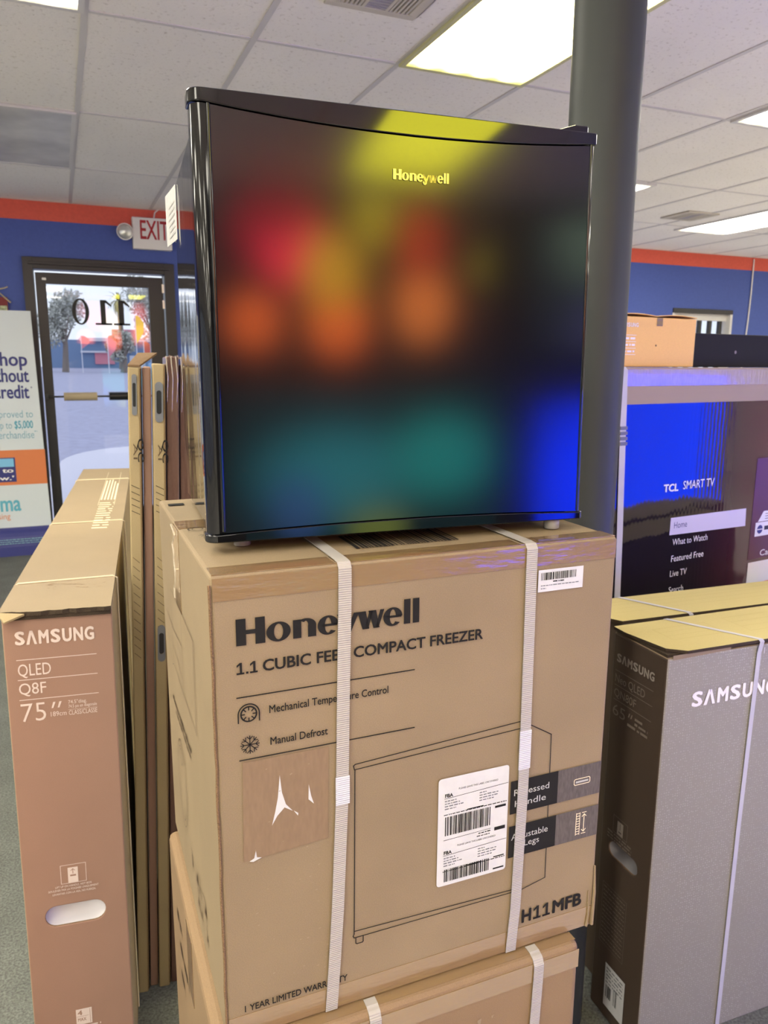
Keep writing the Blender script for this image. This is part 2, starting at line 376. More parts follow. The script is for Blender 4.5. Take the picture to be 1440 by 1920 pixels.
def ribbon(mb, pts, nrm, wdir, w, th, m):
    """flat band along pts; nrm[i] outward, wdir across"""
    wd = [Vector(q) for q in wdir] if isinstance(wdir, list) else [Vector(wdir)]*len(pts); n = len(pts); vs = []
    for p, nn, q in zip(pts, nrm, wd):
        p = Vector(p); nn = Vector(nn)
        vs += [p-q*w/2, p+q*w/2, p+q*w/2+nn*th, p-q*w/2+nn*th]
    fs = [(0, 1, 2, 3), tuple(4*(n-1)+k for k in (3, 2, 1, 0))]
    for k in range(n-1):
        a = 4*k; b = a+4
        for e in range(4): fs.append((a+e, b+e, b+(e+1) % 4, a+(e+1) % 4))
    mb.raw(vs, fs, m)
def capsule(cx, cy, L, Hh, n=10):
    r = Hh/2; a = L/2-r; pts = []
    for k in range(n+1):
        t = -math.pi/2+math.pi*k/n; pts.append((cx+a+r*math.cos(t), cy+r*math.sin(t)))
    for k in range(n+1):
        t = math.pi/2+math.pi*k/n; pts.append((cx-a+r*math.cos(t), cy+r*math.sin(t)))
    return pts
def face_with_hole(mb, outer, hole, to3, m, wall_vec, wall_mat):
    """planar face with one hole plus the walls of the hole going inward"""
    bm = bmesh.new(); ed = []
    for loop in (outer, hole):
        vs = [bm.verts.new((p[0], p[1], 0)) for p in loop]
        ed += [bm.edges.new((vs[k], vs[(k+1) % len(vs)])) for k in range(len(vs))]
    bmesh.ops.triangle_fill(bm, use_beauty=True, edges=ed); bm.verts.index_update()
    vs = [to3(v.co.x, v.co.y) for v in bm.verts]
    fs = []
    for f in bm.faces:
        c = f.calc_center_median(); ins = False; n = len(hole)
        for k in range(n):
            (x1, y1), (x2, y2) = hole[k], hole[(k+1) % n]
            if (y1 > c.y) != (y2 > c.y) and c.x < (x2-x1)*(c.y-y1)/(y2-y1)+x1: ins = not ins
        if not ins: fs.append(tuple(v.index for v in f.verts))
    bm.free(); mb.raw(vs, fs, m)
    a = [Vector(to3(*p)) for p in hole]; b = [p+Vector(wall_vec) for p in a]; n = len(a)
    mb.raw(a+b, [(k, (k+1) % n, n+(k+1) % n, n+k) for k in range(n)], wall_mat)
def bowl(hole, to3, inward, depth, m, name, parent, label=None):
    cx = sum(p[0] for p in hole)/len(hole); cy = sum(p[1] for p in hole)/len(hole); mb = MB(); vs = []; n = len(hole); st = [(1.0, 0.1), (0.92, 0.55), (0.75, 0.85), (0.45, 1.0), (0.05, 1.0)]
    for s, dd in st: vs += [Vector(to3(cx+(p[0]-cx)*s, cy+(p[1]-cy)*s))+Vector(inward)*depth*dd for p in hole]
    fs = [(k*n+q, k*n+(q+1) % n, (k+1)*n+(q+1) % n, (k+1)*n+q) for k in range(len(st)-1) for q in range(n)]
    fs.append(tuple((len(st)-1)*n+q for q in range(n))); mb.raw(vs, fs, m, True)
    return mb.build(name, parent, label=label)

# ================================================================== room shell
CEIL = EYE+1.2264; WY = 6.8546; RX0, RX1, RY0 = -8.2, 10.2, -11.5; DWY = -3.2
mb = MB(); mb.box(-3.0, 3.2, 0.3, WY+0.2, -0.05, 0, m_carpet)
for q in ((RX0, -3.0, RY0, WY+0.2), (3.2, RX1, RY0, WY+0.2), (-3.0, 3.2, RY0, 0.3)): mb.box(*q, -0.05, 0, m_bounce_floor)  # unseen floor made pale so it bounces light up to the ceiling
structure(mb.build('floor'))
mb = MB(); mb.face([(RX0, RY0, CEIL), (RX0, WY, CEIL), (RX1, WY, CEIL), (RX1, RY0, CEIL)], m_ceiling)
mb.box(RX0, RX1, RY0, WY, CEIL+0.01, CEIL+0.06, m_grid)
g0 = 0.173; T = 0.61; k0 = math.ceil((RX0-g0)/T); x = g0+k0*T
while x < RX1:
    mb.box(x-0.012, x+0.012, RY0, WY, CEIL-0.004, CEIL+0.002, m_grid); x += T
y = 3.185-6*1.22
while y < WY:
    if y > RY0: mb.box(RX0, RX1, y-0.010, y+0.010, CEIL-0.003, CEIL+0.002, m_grid)
    y += 1.22
structure(mb.build('ceiling'))
# front wall with the door and window openings; blue below, red stripe under the ceiling
ZS = EYE+1.08
DX0, DX1, DZ1 = -0.21, 0.95, EYE+0.80
NX0, NX1, NZ0, NZ1 = 6.391, 7.285, EYE-0.55, EYE+0.622
mb = MB()
for a, b, z0, z1 in ((RX0, DX0, 0, ZS), (DX0, DX1, DZ1, ZS), (DX1, NX0, 0, ZS), (NX0, NX1, 0, NZ0), (NX0, NX1, NZ1, ZS), (NX1, RX1, 0, ZS)):
    mb.box(a, b, WY, WY+0.2, z0, z1, m_wall_blue)
mb.box(RX0, RX1, WY, WY+0.2, ZS, CEIL+0.05, m_wall_red)
structure(mb.build('wall_front'))
mb = MB(); wz0, wz1 = 0.35, 2.35; added_wins = [(-10.4, -8.1), (-7.8, -5.5), (-5.2, -2.9), (-2.6, -0.3), (0.0, 2.3), (2.6, 4.9)]
mb.box(RX0-0.1, RX0, RY0, WY+0.2, 0, wz0, m_wall_white); mb.box(RX0-0.1, RX0, RY0, WY+0.2, wz1, CEIL+0.05, m_wall_white)
for a, b in zip([RY0]+[w[1] for w in added_wins], [w[0] for w in added_wins]+[WY+0.2]): mb.box(RX0-0.1, RX0, a, b, wz0, wz1, m_wall_white)
structure(mb.build('wall_left'))
for k, (a, b) in enumerate(added_wins):  # unseen windows, added so daylight brightens the ceiling
    w_ = bpy.data.objects.new('window_%d' % (k+2), None); COL.objects.link(w_); structure(w_)
    mb = MB()
    for q in ((a, a+0.06, wz0, wz1), (b-0.06, b, wz0, wz1), (a+0.06, b-0.06, wz0, wz0+0.06), (a+0.06, b-0.06, wz1-0.06, wz1)): mb.box(RX0-0.08, RX0-0.02, *q, m_frame)
    mb.build('window_frame', w_)
    mb = MB(); mb.box(RX0-0.055, RX0-0.049, a+0.06, b-0.06, wz0+0.06, wz1-0.06, m_glass); mb.build('window_glass', w_)
mb = MB(); mb.box(RX1, RX1+0.1, RY0, WY+0.2, 0, CEIL+0.05, m_wall_white); structure(mb.build('wall_right'))
mb = MB(); mb.box(RX0-0.1, RX1+0.1, RY0-0.1, RY0, 0, CEIL+0.05, m_wall_white); structure(mb.build('wall_back'))
mb = MB(); mb.box(-0.9, 4.2, DWY-0.1, DWY, 0, CEIL, m_wall_dark); structure(mb.build('wall_reflection_blocker'))  # unseen partition added to keep the freezer door's reflection dark

# door_1: bronze frame, glass leaf hung with real gaps round it
d1 = bpy.data.objects.new('door_1', None); COL.objects.link(d1); structure(d1)
mb = MB()
Z = lambda z: EYE+z
mb.box(DX0, -0.135, WY-0.03, WY+0.12, 0, Z(0.80), m_frame); mb.box(0.868, DX1, WY-0.03, WY+0.12, 0, Z(0.80), m_frame)
mb.box(-0.135, 0.868, WY-0.03, WY+0.12, Z(0.712), Z(0.80), m_frame); mb.box(-0.17, 0.91, WY-0.045, WY-0.03, Z(0.745), Z(0.765), m_frame)
mb.build('door_frame', d1, bevel=0.003)
mb = MB()
LX0, LX1, LZ1 = -0.124, 0.856, Z(0.688)
mb.box(LX0, -0.05, WY, WY+0.045, 0.01, LZ1, m_frame); mb.box(0.738, LX1, WY, WY+0.045, 0.01, LZ1, m_frame)
mb.box(-0.05, 0.738, WY, WY+0.045, Z(0.603), LZ1, m_frame); mb.box(-0.05, 0.738, WY, WY+0.045, 0.01, 0.27, m_frame)
leaf = mb.build('door_leaf', d1, bevel=0.002)
mb = MB(); mb.box(-0.05, 0.738, WY+0.018, WY+0.026, 0.27, Z(0.603), m_glass); mb.build('door_glass', d1)
g = G((0, WY+0.012, EYE), (1, 0, 0), (0, 0, 1), 0.0)
g.ring((0.196, 0.395), 0.066, 0.105, 0.036, 0.092, m_black_decal)
for x in (0.305, 0.448):
    g.rect(x, 0.292, x+0.13, 0.308, m_black_decal); g.rect(x+0.044, 0.292, x+0.084, 0.492, m_black_decal)
    g.poly([(x+0.05, 0.492), (x+0.084, 0.470), (x+0.13, 0.438), (x+0.132, 0.452), (x+0.09, 0.492)], m_black_decal)
g.build('door_number_decal', d1, 'black mirrored number 110 on the glass')
mb = MB(); yb = WY-0.06; zb = Z(-0.288)
mb.tube([(-0.10, yb, zb), (0.83, yb, zb)], 0.008, m_frame, 10)
mb.box(-0.115, -0.095, yb-0.012, WY, zb-0.02, zb+0.02, m_frame); mb.box(0.79, 0.81, yb-0.012, WY, zb-0.02, zb+0.02, m_frame)
mb.build('push_bar', d1)
mb = MB(); mb.tube([(0.022, yb, zb), (0.278, yb, zb)], 0.034, m_brass, 16); mb.build('push_bar_pad', d1, label='tan push bar pad')
mb = MB(); mb.tube([(0.372, yb, zb), (0.62, yb, zb)], 0.034, m_black_plastic, 16); mb.build('push_bar_pad', d1, label='black push bar pad')
mb = MB(); mb.box(-0.075, -0.045, WY-0.003, WY, Z(0.63), Z(0.648), m_white_plastic); mb.build('door_sticker', d1, label='small white sticker on the top rail')
mb = MB()
for zc in (0.60, 0.47, -0.05): mb.box(0.845, 0.862, WY-0.02, WY, Z(zc)-0.035, Z(zc)+0.035, m_metal)
mb.build('door_hinge', d1, label='bare steel hinge knuckles')

# window_1: recess, security bars, pane
w1 = bpy.data.objects.new('window_1', None); COL.objects.link(w1); structure(w1)
mb = MB(); f = 0.035
mb.box(NX0, NX0+f, WY+0.0, WY+0.14, NZ0, NZ1, m_bar_white); mb.box(NX1-f, NX1, WY-0.01, WY+0.14, NZ0, NZ1, m_bar_white)
mb.box(NX0, NX1, WY-0.012, WY+0.14, NZ1-0.05, NZ1, m_frame); mb.box(NX0, NX1, WY, WY+0.14, NZ0, NZ0+f, m_bar_white)
mb.build('window_frame', w1, bevel=0.003)
mb = MB(); mb.box(NX0+f, NX1-f, WY+0.15, WY+0.156, NZ0+f, NZ1-0.05, m_glass); mb.build('window_glass', w1)
for k in range(5):
    mb = MB(); x = NX0+0.17+0.155*k; mb.box(x-0.02, x+0.02, WY+0.06, WY+0.10, NZ0+f, NZ1-0.05, m_frame); mb.build('window_bar', w1)
mb = MB(); mb.box(NX0+f, NX1-f, WY+0.05, WY+0.11, Z(0.50), Z(0.572), m_bar_white); mb.build('window_rail', w1)

# ================================================================== ceiling fixtures and vents
def fixture_mat(name, tint, edge, gain):
    m = bpy.data.materials.new(name); m.use_nodes = True; t = m.node_tree; n = t.nodes; l = t.links; n.clear()
    e = n.new('ShaderNodeEmission'); o = n.new('ShaderNodeOutputMaterial'); l.new(e.outputs[0], o.inputs[0])
    tc = n.new('ShaderNodeTexCoord'); sp = n.new('ShaderNodeSeparateXYZ'); l.new(tc.outputs['Object'], sp.inputs[0])
    ab = n.new('ShaderNodeMath'); ab.operation = 'ABSOLUTE'; l.new(sp.outputs['Y'], ab.inputs[0])
    nz = n.new('ShaderNodeTexWave'); nz.bands_direction = 'X'; nz.inputs['Scale'].default_value = 2.4; l.new(tc.outputs['Object'], nz.inputs[0])
    ad = n.new('ShaderNodeMath'); ad.operation = 'MULTIPLY_ADD'; ad.inputs[1].default_value = -0.03; l.new(nz.outputs[1], ad.inputs[0]); l.new(ab.outputs[0], ad.inputs[2])
    mr = n.new('ShaderNodeMapRange'); mr.interpolation_type = 'SMOOTHSTEP'; mr.inputs[1].default_value = 0.42; mr.inputs[2].default_value = 0.585
    mr.inputs[3].default_value = 1; mr.inputs[4].default_value = 0; l.new(ad.outputs[0], mr.inputs[0])
    mx = n.new('ShaderNodeMix'); mx.data_type = 'RGBA'; mx.inputs[6].default_value = (*edge, 1); mx.inputs[7].default_value = tuple(c*gain for c in tint)+(1,)
    l.new(mr.outputs[0], mx.inputs[0]); l.new(mx.outputs[2], e.inputs[0]); e.inputs[1].default_value = 1; return m
mf_main = fixture_mat('yellowed lit diffuser', (1.0, 0.87, 0.40), (0.80, 0.78, 0.22), LAMP_W)
mf_warm = fixture_mat('lit diffuser', (1.0, 0.945, 0.80), (1.0, 0.92, 0.55), LAMP_W)
mf_yel = fixture_mat('yellow lit diffuser', (1.0, 0.93, 0.05), (0.8, 0.7, 0.03), LAMP_W*1.0)
m_off = speckle(mat('unlit grey diffuser', (0.630, 0.621, 0.595), 0.35), 3, 0.25)
def fixture(x0, y0, m, label, on=True, frame=m_bar_white):
    t = thing('ceiling_light', label, 'light', (x0+0.305, y0+0.61, CEIL-0.010), group='fluorescent ceiling panels')
    mb = MB(); a, b = 0.302, 0.607; e = 0.022
    for q in ((-a, a, -b, -b+e), (-a, a, b-e, b), (-a, -a+e, -b+e, b-e), (a-e, a, -b+e, b-e)): mb.box(*q, -0.004, 0.009, frame)
    mb.build('light_frame', t)
    mb = MB(); mb.box(-a+e, a-e, -b+e, b-e, -0.001, 0.006, m); mb.build('light_diffuser', t)
    return t
m_yframe = mat('yellowed light frame', (0.62, 0.60, 0.30), 0.5)
fixture(1.393, 1.965, mf_main, 'large bright yellowish ceiling light panel left of the steel column', frame=m_yframe)
fixture(3.245, 1.965, mf_warm, 'lit ceiling panel cut by the right photo edge, the higher of two there')
fixture(3.30, 4.43, mf_warm, 'lit ceiling panel mostly hidden behind the steel column, only its corner shows')
fixture(5.33, 4.57, mf_warm, 'lit ceiling panel beside the far right vent above the red stripe')
fixture(-0.437, 1.965, mf_warm, 'lit ceiling panel at the top left corner of the photo')
fixture(-0.437, 4.405, m_off, 'unlit grey ceiling panel at the left, above the blue wall')
fixture(1.03, -2.80, mf_yel, 'yellow lit ceiling panel behind the camera, mirrored in the freezer door trim')
fixture(-2.267, 3.185, mf_warm, 'lit ceiling panel outside the left edge near the banner')
fixture(-4.10, 3.185, mf_warm, 'lit ceiling panel far outside the left edge, nearer the front wall')
fixture(-4.10, 0.745, mf_warm, 'lit ceiling panel far outside the left edge, level with the freezer')
fixture(-2.267, 0.745, mf_warm, 'lit ceiling panel outside the left edge, level with the freezer')
fixture(-1.657, 0.745, mf_warm, 'added lit ceiling panel just outside the left edge, brightening the freezer stack')  # unseen panel added to brighten the cartons' left faces
fixture(-1.047, -0.475, mf_warm, 'added lit ceiling panel behind the camera on the left, brightening left faces')  # also added for more light on the left faces
fixture(-5.93, 1.965, mf_warm, 'lit ceiling panel by the added left windows')
fixture(6.60, 0.50, mf_warm, 'lit ceiling panel far to the right of the steel column')
fixture(8.43, 1.965, mf_warm, 'lit ceiling panel near the right wall, outside the photo')
fixture(8.43, 4.405, mf_warm, 'lit ceiling panel in the far right corner, outside the photo')
for i_, row in enumerate(('first', 'second', 'third', 'fourth', 'fifth')):
    for j_, (xc, col_) in enumerate(((-5.93, 'leftmost'), (-4.10, 'second from the left'), (-2.267, 'third from the left'), (-0.437, 'just left of the middle'), (1.393, 'middle'), (3.833, 'second from the right'), (6.273, 'rightmost'))):
        if j_ == 4 and i_ < 3: continue
        fixture(xc, -1.085-0.61-2.13*i_, mf_warm, 'lit ceiling panel behind the camera, %s row, %s' % (row, col_))
def vent(cx, cy, s, label, dark):
    t = thing('ceiling_vent', label, 'vent', (cx, cy, CEIL-0.012), group='square ceiling vents')
    mb = MB(); a = s/2; e = 0.035
    for q in ((-a, a, -a, -a+e), (-a, a, a-e, a), (-a, -a+e, -a+e, a-e), (a-e, a, -a+e, a-e)): mb.box(*q, 0, 0.010, m_vent)
    mb.build('vent_frame', t, bevel=0.003)
    mb = MB(); mb.box(-a+e, a-e, -a+e, a-e, 0.0095, 0.0105, m_vent_dark); mb.build('vent_cavity', t)
    w = (s-2*e)/3
    for i in range(3):
        x0 = -a+e+i*w
        mb = MB(); mb.box(x0, x0+0.012, -a+e, a-e, 0, 0.008, m_vent)
        for k in range(5 if i != 1 else 14):
            n_ = 5 if i != 1 else 14
            if i == 1:
                y_ = -a+e+(s-2*e)*(k+0.5)/n_; mb.box(x0+0.012, x0+w, y_-0.006, y_+0.006, 0.001, 0.007, m_vent_grey)
            else:
                x_ = x0+0.012+(w-0.012)*(k+0.5)/n_; mb.box(x_-0.004, x_+0.004, -a+e, a-e, 0.001, 0.008, m_vent)
        mb.build('vent_louvre', t)
    return t
vent(1.10, 2.60, 0.34, 'cream louvred ceiling vent at the top edge, left of the big light', True)
vent(4.96, 5.21, 0.33, 'small ceiling vent far right, next to the light panel over the red stripe', False)
# steel column
mb = MB(); mb.tube([(0.982, 1.27, 0.0), (0.982, 1.27, CEIL-0.001)], 0.0655, m_column, 40, caps=False)
tag(mb.build('steel_column'), 'round dark grey steel column standing behind the freezer', 'column')
# white cable by the far window
mb = MB(); pts = []
for k in range(16):
    q = k/15; pts.append((7.532-0.035*q+0.012*math.sin(q*5), WY-0.012, Z(1.205-1.6*q)))
mb.tube(pts, 0.008, m_white_plastic, 8); tag(mb.build('cable'), 'thin white cable hanging down the blue wall right of the barred window', 'cable')

# ================================================================== exit sign
t = thing('exit_sign', 'white EXIT sign with emergency lamp above the glass door', 'sign', (0.785, WY-0.03, Z(1.028)))
mb = MB(); mb.box(-0.155, 0.155, -0.03, 0.03, -0.124, 0.124, m_white_plastic); mb.build('sign_housing', t, bevel=0.006)
g = G((-0.155, -0.03, -0.124), (1, 0, 0), (0, 0, 1), 0.001); g.text('EXIT', 0.06, 0.285, 0.078, 0.148, m_red_letter, 0.012); g.build('exit_lettering', t, 'red EXIT lettering')
for sx in (-1, 1):
    mb = MB(); mb.tube([(sx*0.215, -0.015, 0), (sx*0.215, -0.05, 0)], [0.058, 0.066], m_white_plastic, 24); mb.box(min(sx*0.15, sx*0.2), max(sx*0.15, sx*0.2), -0.02, 0.01, -0.03, 0.03, m_white_plastic)
    h = mb.build('lamp_head', t)
    mb = MB(); prof = [(0.060, 0), (0.052, 0.02), (0.035, 0.034), (0.0, 0.040)]; mb.lathe(prof, m_lens, 24); ln = mb.build('lamp_lens', h)
    ln.location = (sx*0.215, -0.05, 0); ln.rotation_euler = (math.pi/2, 0, 0)
mb = MB(); mb.tube([(0.02, 0.0, 0.12), (0.03, 0.0, 0.17), (0.06, 0.0, 0.198)], 0.006, m_white_plastic, 8); mb.build('sign_conduit', t)

# ================================================================== banner stand and ornament
m_ban = mat('banner vinyl', (0.62, 0.68, 0.72), 0.5); m_ban_or = mat('banner orange', (0.66, 0.20, 0.07), 0.5); m_ban_navy = mat('banner navy', (0.035, 0.04, 0.19), 0.5)
m_ban_teal = mat('banner teal', (0.12, 0.42, 0.55), 0.5); m_ban_teal2 = mat('banner pale teal', (0.25, 0.46, 0.56), 0.5); m_ban_sky = mat('banner sky blue', (0.2, 0.5, 0.75), 0.5)
t = thing('banner_stand', 'tall white roll-up banner with orange band left of the glass door', 'banner', (-1.02, 6.60, 0.0), ry=0.0)
BR = lambda z: 0.849+(0.3733-z)*0.0174      # right edge leans a little
mb = MB(); mb.extrude([(-0.02, 0, Z(-1.31)), (BR(-1.31), 0, Z(-1.31)), (BR(0.373), 0, Z(0.373)), (-0.04, 0, Z(0.373))], (0, 0.004, 0), m_ban)
ban = mb.build('banner_panel', t)
g = G((0, 0, EYE), (1, 0, 0), (0, 0, 1), 0.002)
bx = 1.02
g.rect(-0.02, -0.965, BR(-0.97), -0.69, m_ban_or)
g.rect(0.30, -0.94, -0.368+bx, -0.748, m_ban_navy, 0.001); g.rect(0.30, -0.82, -0.378+bx, -0.755, m_ban_sky, 0.002)
g.text('$62 to', 0.40, -0.385+bx, -0.865, 0.035, m_ink_white, 0.02, d=0.002); g.text("now.'", 0.44, -0.385+bx, -0.925, 0.033, m_ink_white, 0.02, d=0.002)
g.text('Shop', 0.545, -0.222+bx, -0.042, 0.105, m_ban_navy, 0.02); g.text('without', 0.47, -0.219+bx, -0.165, 0.105, m_ban_navy, 0.02); g.text('credit', 0.550, -0.226+bx, -0.29, 0.105, m_ban_navy, 0.02); g.ring((-0.208+bx, -0.205), 0.006, 0.006, 0.003, 0.003, m_ban_navy)
g.text('Approved to', 0.495, -0.213+bx, -0.437, 0.055, m_ban_teal2); g.text('up to', 0.545, -0.368+bx, -0.522, 0.055, m_ban_teal2); g.text('$5,000', -0.350+bx, -0.218+bx, -0.522, 0.06, m_ban_teal, 0.015); g.text('merchandise', 0.51, -0.215+bx, -0.60, 0.058, m_ban_teal2); g.greek(-0.212+bx, -0.19+bx, -0.55, 0.008, m_ban_teal2)
g.text('ma', -0.50+bx, -0.352+bx, -1.175, 0.13, m_ban_teal, 0.02); g.text('sing', -0.52+bx, -0.436+bx, -1.235, 0.045, m_ban_or)
g.greek(0.1, 0.86, -1.395, 0.008, m_ban_teal2, 3) if False else None
g.build('banner_print', t)
mb = MB(); n = 14
pr_ = [(0.11*math.cos(math.pi*k/n), 0.21*math.sin(math.pi*k/n)**0.7) for k in range(n+1)]
mb.extrude([(-0.06, y_, z_) for y_, z_ in pr_], (1.0, 0, 0), m_ban_navy)
bs = mb.build('banner_base', t)
g = G((0, -0.112, 0), (1, 0, 0), (0, 0, 1), 0.001)
for k in range(3): g.greek(0.2, 0.86, 0.10+0.016*k, 0.006, m_ban_teal2, k)
g.build('base_small_print', t)
mb = MB(); mb.tube([(0.40, 0.012, 0.18), (0.40, 0.012, Z(0.36))], 0.010, m_metal, 10); mb.build('banner_pole', t)
t = thing('wall_ornament', 'small red house-shaped ornament on the blue wall above the banner', 'ornament', (-0.385, WY-0.02, Z(0.40)))
m_gold = mat('pale gilt', (0.55, 0.48, 0.30), 0.4); m_dred = mat('dark red', (0.22, 0.03, 0.03), 0.6); m_grn = speckle(mat('green white pattern', (0.45, 0.50, 0.28), 0.6), 60, 0.5)
mb = MB(); mb.box(-0.06, 0.05, -0.012, 0.018, -0.03, 0.085, m_dred); mb.build('ornament_wall', t)
mb = MB(); mb.tube([(-0.075, -0.015, 0.05), (0.0, -0.015, 0.115), (0.072, -0.015, 0.045)], 0.006, m_gold, 8); mb.build('ornament_roof', t)
mb = MB(); mb.box(-0.055, 0.045, -0.018, -0.010, -0.03, 0.02, m_grn); mb.build('ornament_garland', t)
mb = MB(); mb.tube([(-0.08, -0.008, 0.15), (0.0, -0.008, 0.145), (0.04, -0.008, 0.155), (0.06, -0.008, 0.165)], 0.005, m_gold, 8); mb.build('ornament_finial', t)

# ================================================================== outdoors
mb = MB(); Yk = WY+0.2
mb.raw([(-40, Yk, -0.16), (60, Yk, -0.16), (60, 14, -0.14), (-40, 14, -0.14), (-60, 62, 0.98), (90, 62, 0.98), (-60, 75, 0.99), (90, 75, 0.99)], [(0, 1, 2, 3), (3, 2, 5, 4), (4, 5, 7, 6)], m_asphalt); mb.raw([(-40, -20, -0.16), (RX0-0.12, -20, -0.16), (RX0-0.12, Yk, -0.16), (-40, Yk, -0.16)], [(0, 1, 2, 3)], m_concrete); structure(mb.build('ground_asphalt'))  # left strip: pale ground added to bounce daylight in through the windows
mb = MB(); n = 8; pts = [(-0.6, Yk), (14, Yk), (14, 15.0), (1.4, 15.0)]
for k in range(n+1):
    a = math.radians(90+90*k/n); pts.append((1.4+1.5*math.cos(a), 12.6+2.4*math.sin(a)))
mb.extrude([(p[0], p[1], -0.15) for p in pts], (0, 0, 0.10), m_concrete); structure(mb.build('ground_sidewalk'))
def leaves(mb, c, r, n, size, mats, rnd):
    for k in range(n):
        d = Vector((rnd.gauss(0, 1), rnd.gauss(0, 1), rnd.gauss(0, 1))); d.normalize(); d *= rnd.uniform(0.3, 1)**0.5
        p = Vector(c)+Vector((d.x*r[0], d.y*r[1], d.z*r[2])); a = Vector((rnd.uniform(-1, 1), rnd.uniform(-1, 1), rnd.uniform(-1, 1))).normalized(); b = a.orthogonal().normalized(); s = size*rnd.uniform(0.6, 1.4)
        mb.face([p-a*s, p+b*s*0.6, p+a*s, p-b*s*0.6], rnd.choice(mats))
def tree(x, y, z0, h, r, n, label, seed, mats):
    rnd = random.Random(seed); t = thing('street_tree', label, 'tree', (x, y, z0), group='trees across the parking lot')
    mb = MB(); mb.tube([(0, 0, 0), (0.1, 0, h*0.35), (0.0, 0.1, h*0.7)], [0.22, 0.15, 0.06], m_trunk, 8)
    for a in range(5): mb.tube([(0.05, 0, h*0.35), (r*0.5*math.cos(a*1.3), r*0.5*math.sin(a*1.3), h*0.7)], [0.09, 0.03], m_trunk, 6)
    mb.build('trunk', t); mb = MB()
    for b in range(9):
        a = rnd.uniform(0, 6.28); q = rnd.uniform(0, 0.65)*r; leaves(mb, (q*math.cos(a), q*math.sin(a), h*rnd.uniform(0.42, 0.9)), (r*0.5, r*0.5, h*0.17), n//6, 0.11, mats, rnd)
    mb.build('foliage', t)
tree(0.4, 54, 0.80, 5.0, 1.7, 1500, 'tree outside at the left of the door glass', 1, [m_leaf_a, m_leaf_b])
tree(6.2, 56, 0.85, 6.3, 2.2, 2000, 'tallest tree outside at the right of the door glass', 2, [m_leaf_a, m_leaf_a, m_leaf_b])
tree(3.9, 53, 0.78, 2.6, 1.1, 900, 'low dark bush outside below the door number', 5, [m_leaf_b, m_leaf_a])
t = thing('palm_tree', 'palm tree outside behind the first digit 1 of the door number', 'tree', (4.3, 60, 0.93))
mb = MB(); mb.tube([(0, 0, 0), (0.1, 0, 2.5), (0, 0, 4.9)], [0.22, 0.17, 0.15], m_trunk, 10); mb.build('trunk', t)
mb = MB(); rnd = random.Random(3)
for k in range(34):
    a = rnd.uniform(0, 6.28); e = rnd.uniform(-0.7, 1.2); L = rnd.uniform(0.9, 1.4); p = Vector((0, 0, 4.9)); side = Vector((-math.sin(a), math.cos(a), 0))
    for s in range(4):
        q = p+Vector((math.cos(a)*math.cos(e), math.sin(a)*math.cos(e), math.sin(e)))*L/4; w = 0.10*(1-s/4.5); w2 = 0.10*(1-(s+1)/4.5)
        mb.face([p-side*w, p+side*w, q+side*w2, q-side*w2], m_palm); p = q; e -= 0.35
mb.build('fronds', t)
t = thing('shop_building', 'low blue building across the parking lot seen through the door', 'building', (4.2, 63, 0.98))
mb = MB(); mb.box(-4.8, 8, 0, 6, 0, 2.1, m_ext_blue); mb.build('building_wall', t)
mb = MB(); mb.box(-2.6, 8.2, -0.3, 6, 2.0, 2.25, m_ext_white); mb.box(-2.6, 1.0, -0.3, 0, 1.15, 1.28, m_ext_white); mb.build('roof_trim', t)
mb = MB(); mb.box(-0.3, 1.4, -0.35, -0.1, 1.7, 2.9, m_ext_pink); mb.build('building_sign', t, label='pink sign board')
mb = MB(); mb.box(3.2, 4.8, -0.35, -0.1, 1.2, 2.2, m_ext_red); mb.build('building_sign', t, label='orange red sign board')
mb = MB(); mb.box(-1.6, -0.2, -0.12, 0, 0.3, 1.15, m_ext_pink); mb.build('shop_window', t, label='pink painted window')
mb = MB(); mb.box(0.9, 1.9, -0.1, 0, 0.0, 0.95, m_ext_white); mb.build('shop_door', t, label='pale shop door')
for i, (x, z, h, c_, lb) in enumerate(((4.5, 2.7, 1.7, m_yellow, 'larger yellow flag outside beside the second digit 1 of the door number'), (5.4, 2.2, 0.9, m_yellow, 'small yellow flag outside at right of the door number'), (2.9, 1.6, 1.2, m_ext_pink, 'pink feather flag outside below the digit 0'), (5.1, 1.5, 1.0, m_ext_red, 'red feather flag outside below the door number'), (1.4, 1.9, 0.8, m_ext_pink, 'pale pink flag outside left of the door number'))):
    t = thing('feather_flag', lb, 'flag', (x, 50+0.6*i, 0.70+0.014*i), group='flags along the street')
    mb = MB(); mb.tube([(0, 0, 0), (0, 0, z+h*0.5)], 0.03, m_ext_white, 6); mb.build('flag_pole', t)
    mb = MB(); mb.extrude([(0.02, 0, z-h*0.5), (0.45, 0, z-h*0.1), (0.5, 0, z+h*0.25), (0.2, 0, z+h*0.5), (0.02, 0, z+h*0.5)], (0, 0.02, 0), c_); mb.build('flag_cloth', t)
t = thing('parked_car', 'small light blue car parked across the lot by the right door edge', 'car', (5.9, 47, 0.62))
mb = MB(); mb.extrude([(-1.0, -0.7, 0.25), (3.0, -0.7, 0.25), (3.0, -0.7, 0.75), (2.2, -0.7, 0.85), (1.7, -0.7, 1.3), (0.2, -0.7, 1.3), (-0.4, -0.7, 0.85), (-1.0, -0.7, 0.8)], (0, 1.5, 0), m_car); mb.build('car_body', t, bevel=0.05)
mb = MB(); mb.extrude([(-0.2, -0.72, 0.85), (2.0, -0.72, 0.85), (1.6, -0.72, 1.22), (0.25, -0.72, 1.22)], (0, 1.54, 0), m_ext_white); mb.build('car_window', t)
for x in (-0.3, 2.2):
    mb = MB(); mb.tube([(x, -0.75, 0.3), (x, -0.55, 0.3)], 0.3, m_black_plastic, 16); mb.build('wheel', t)
mb = MB(); r_ = random.Random(4)
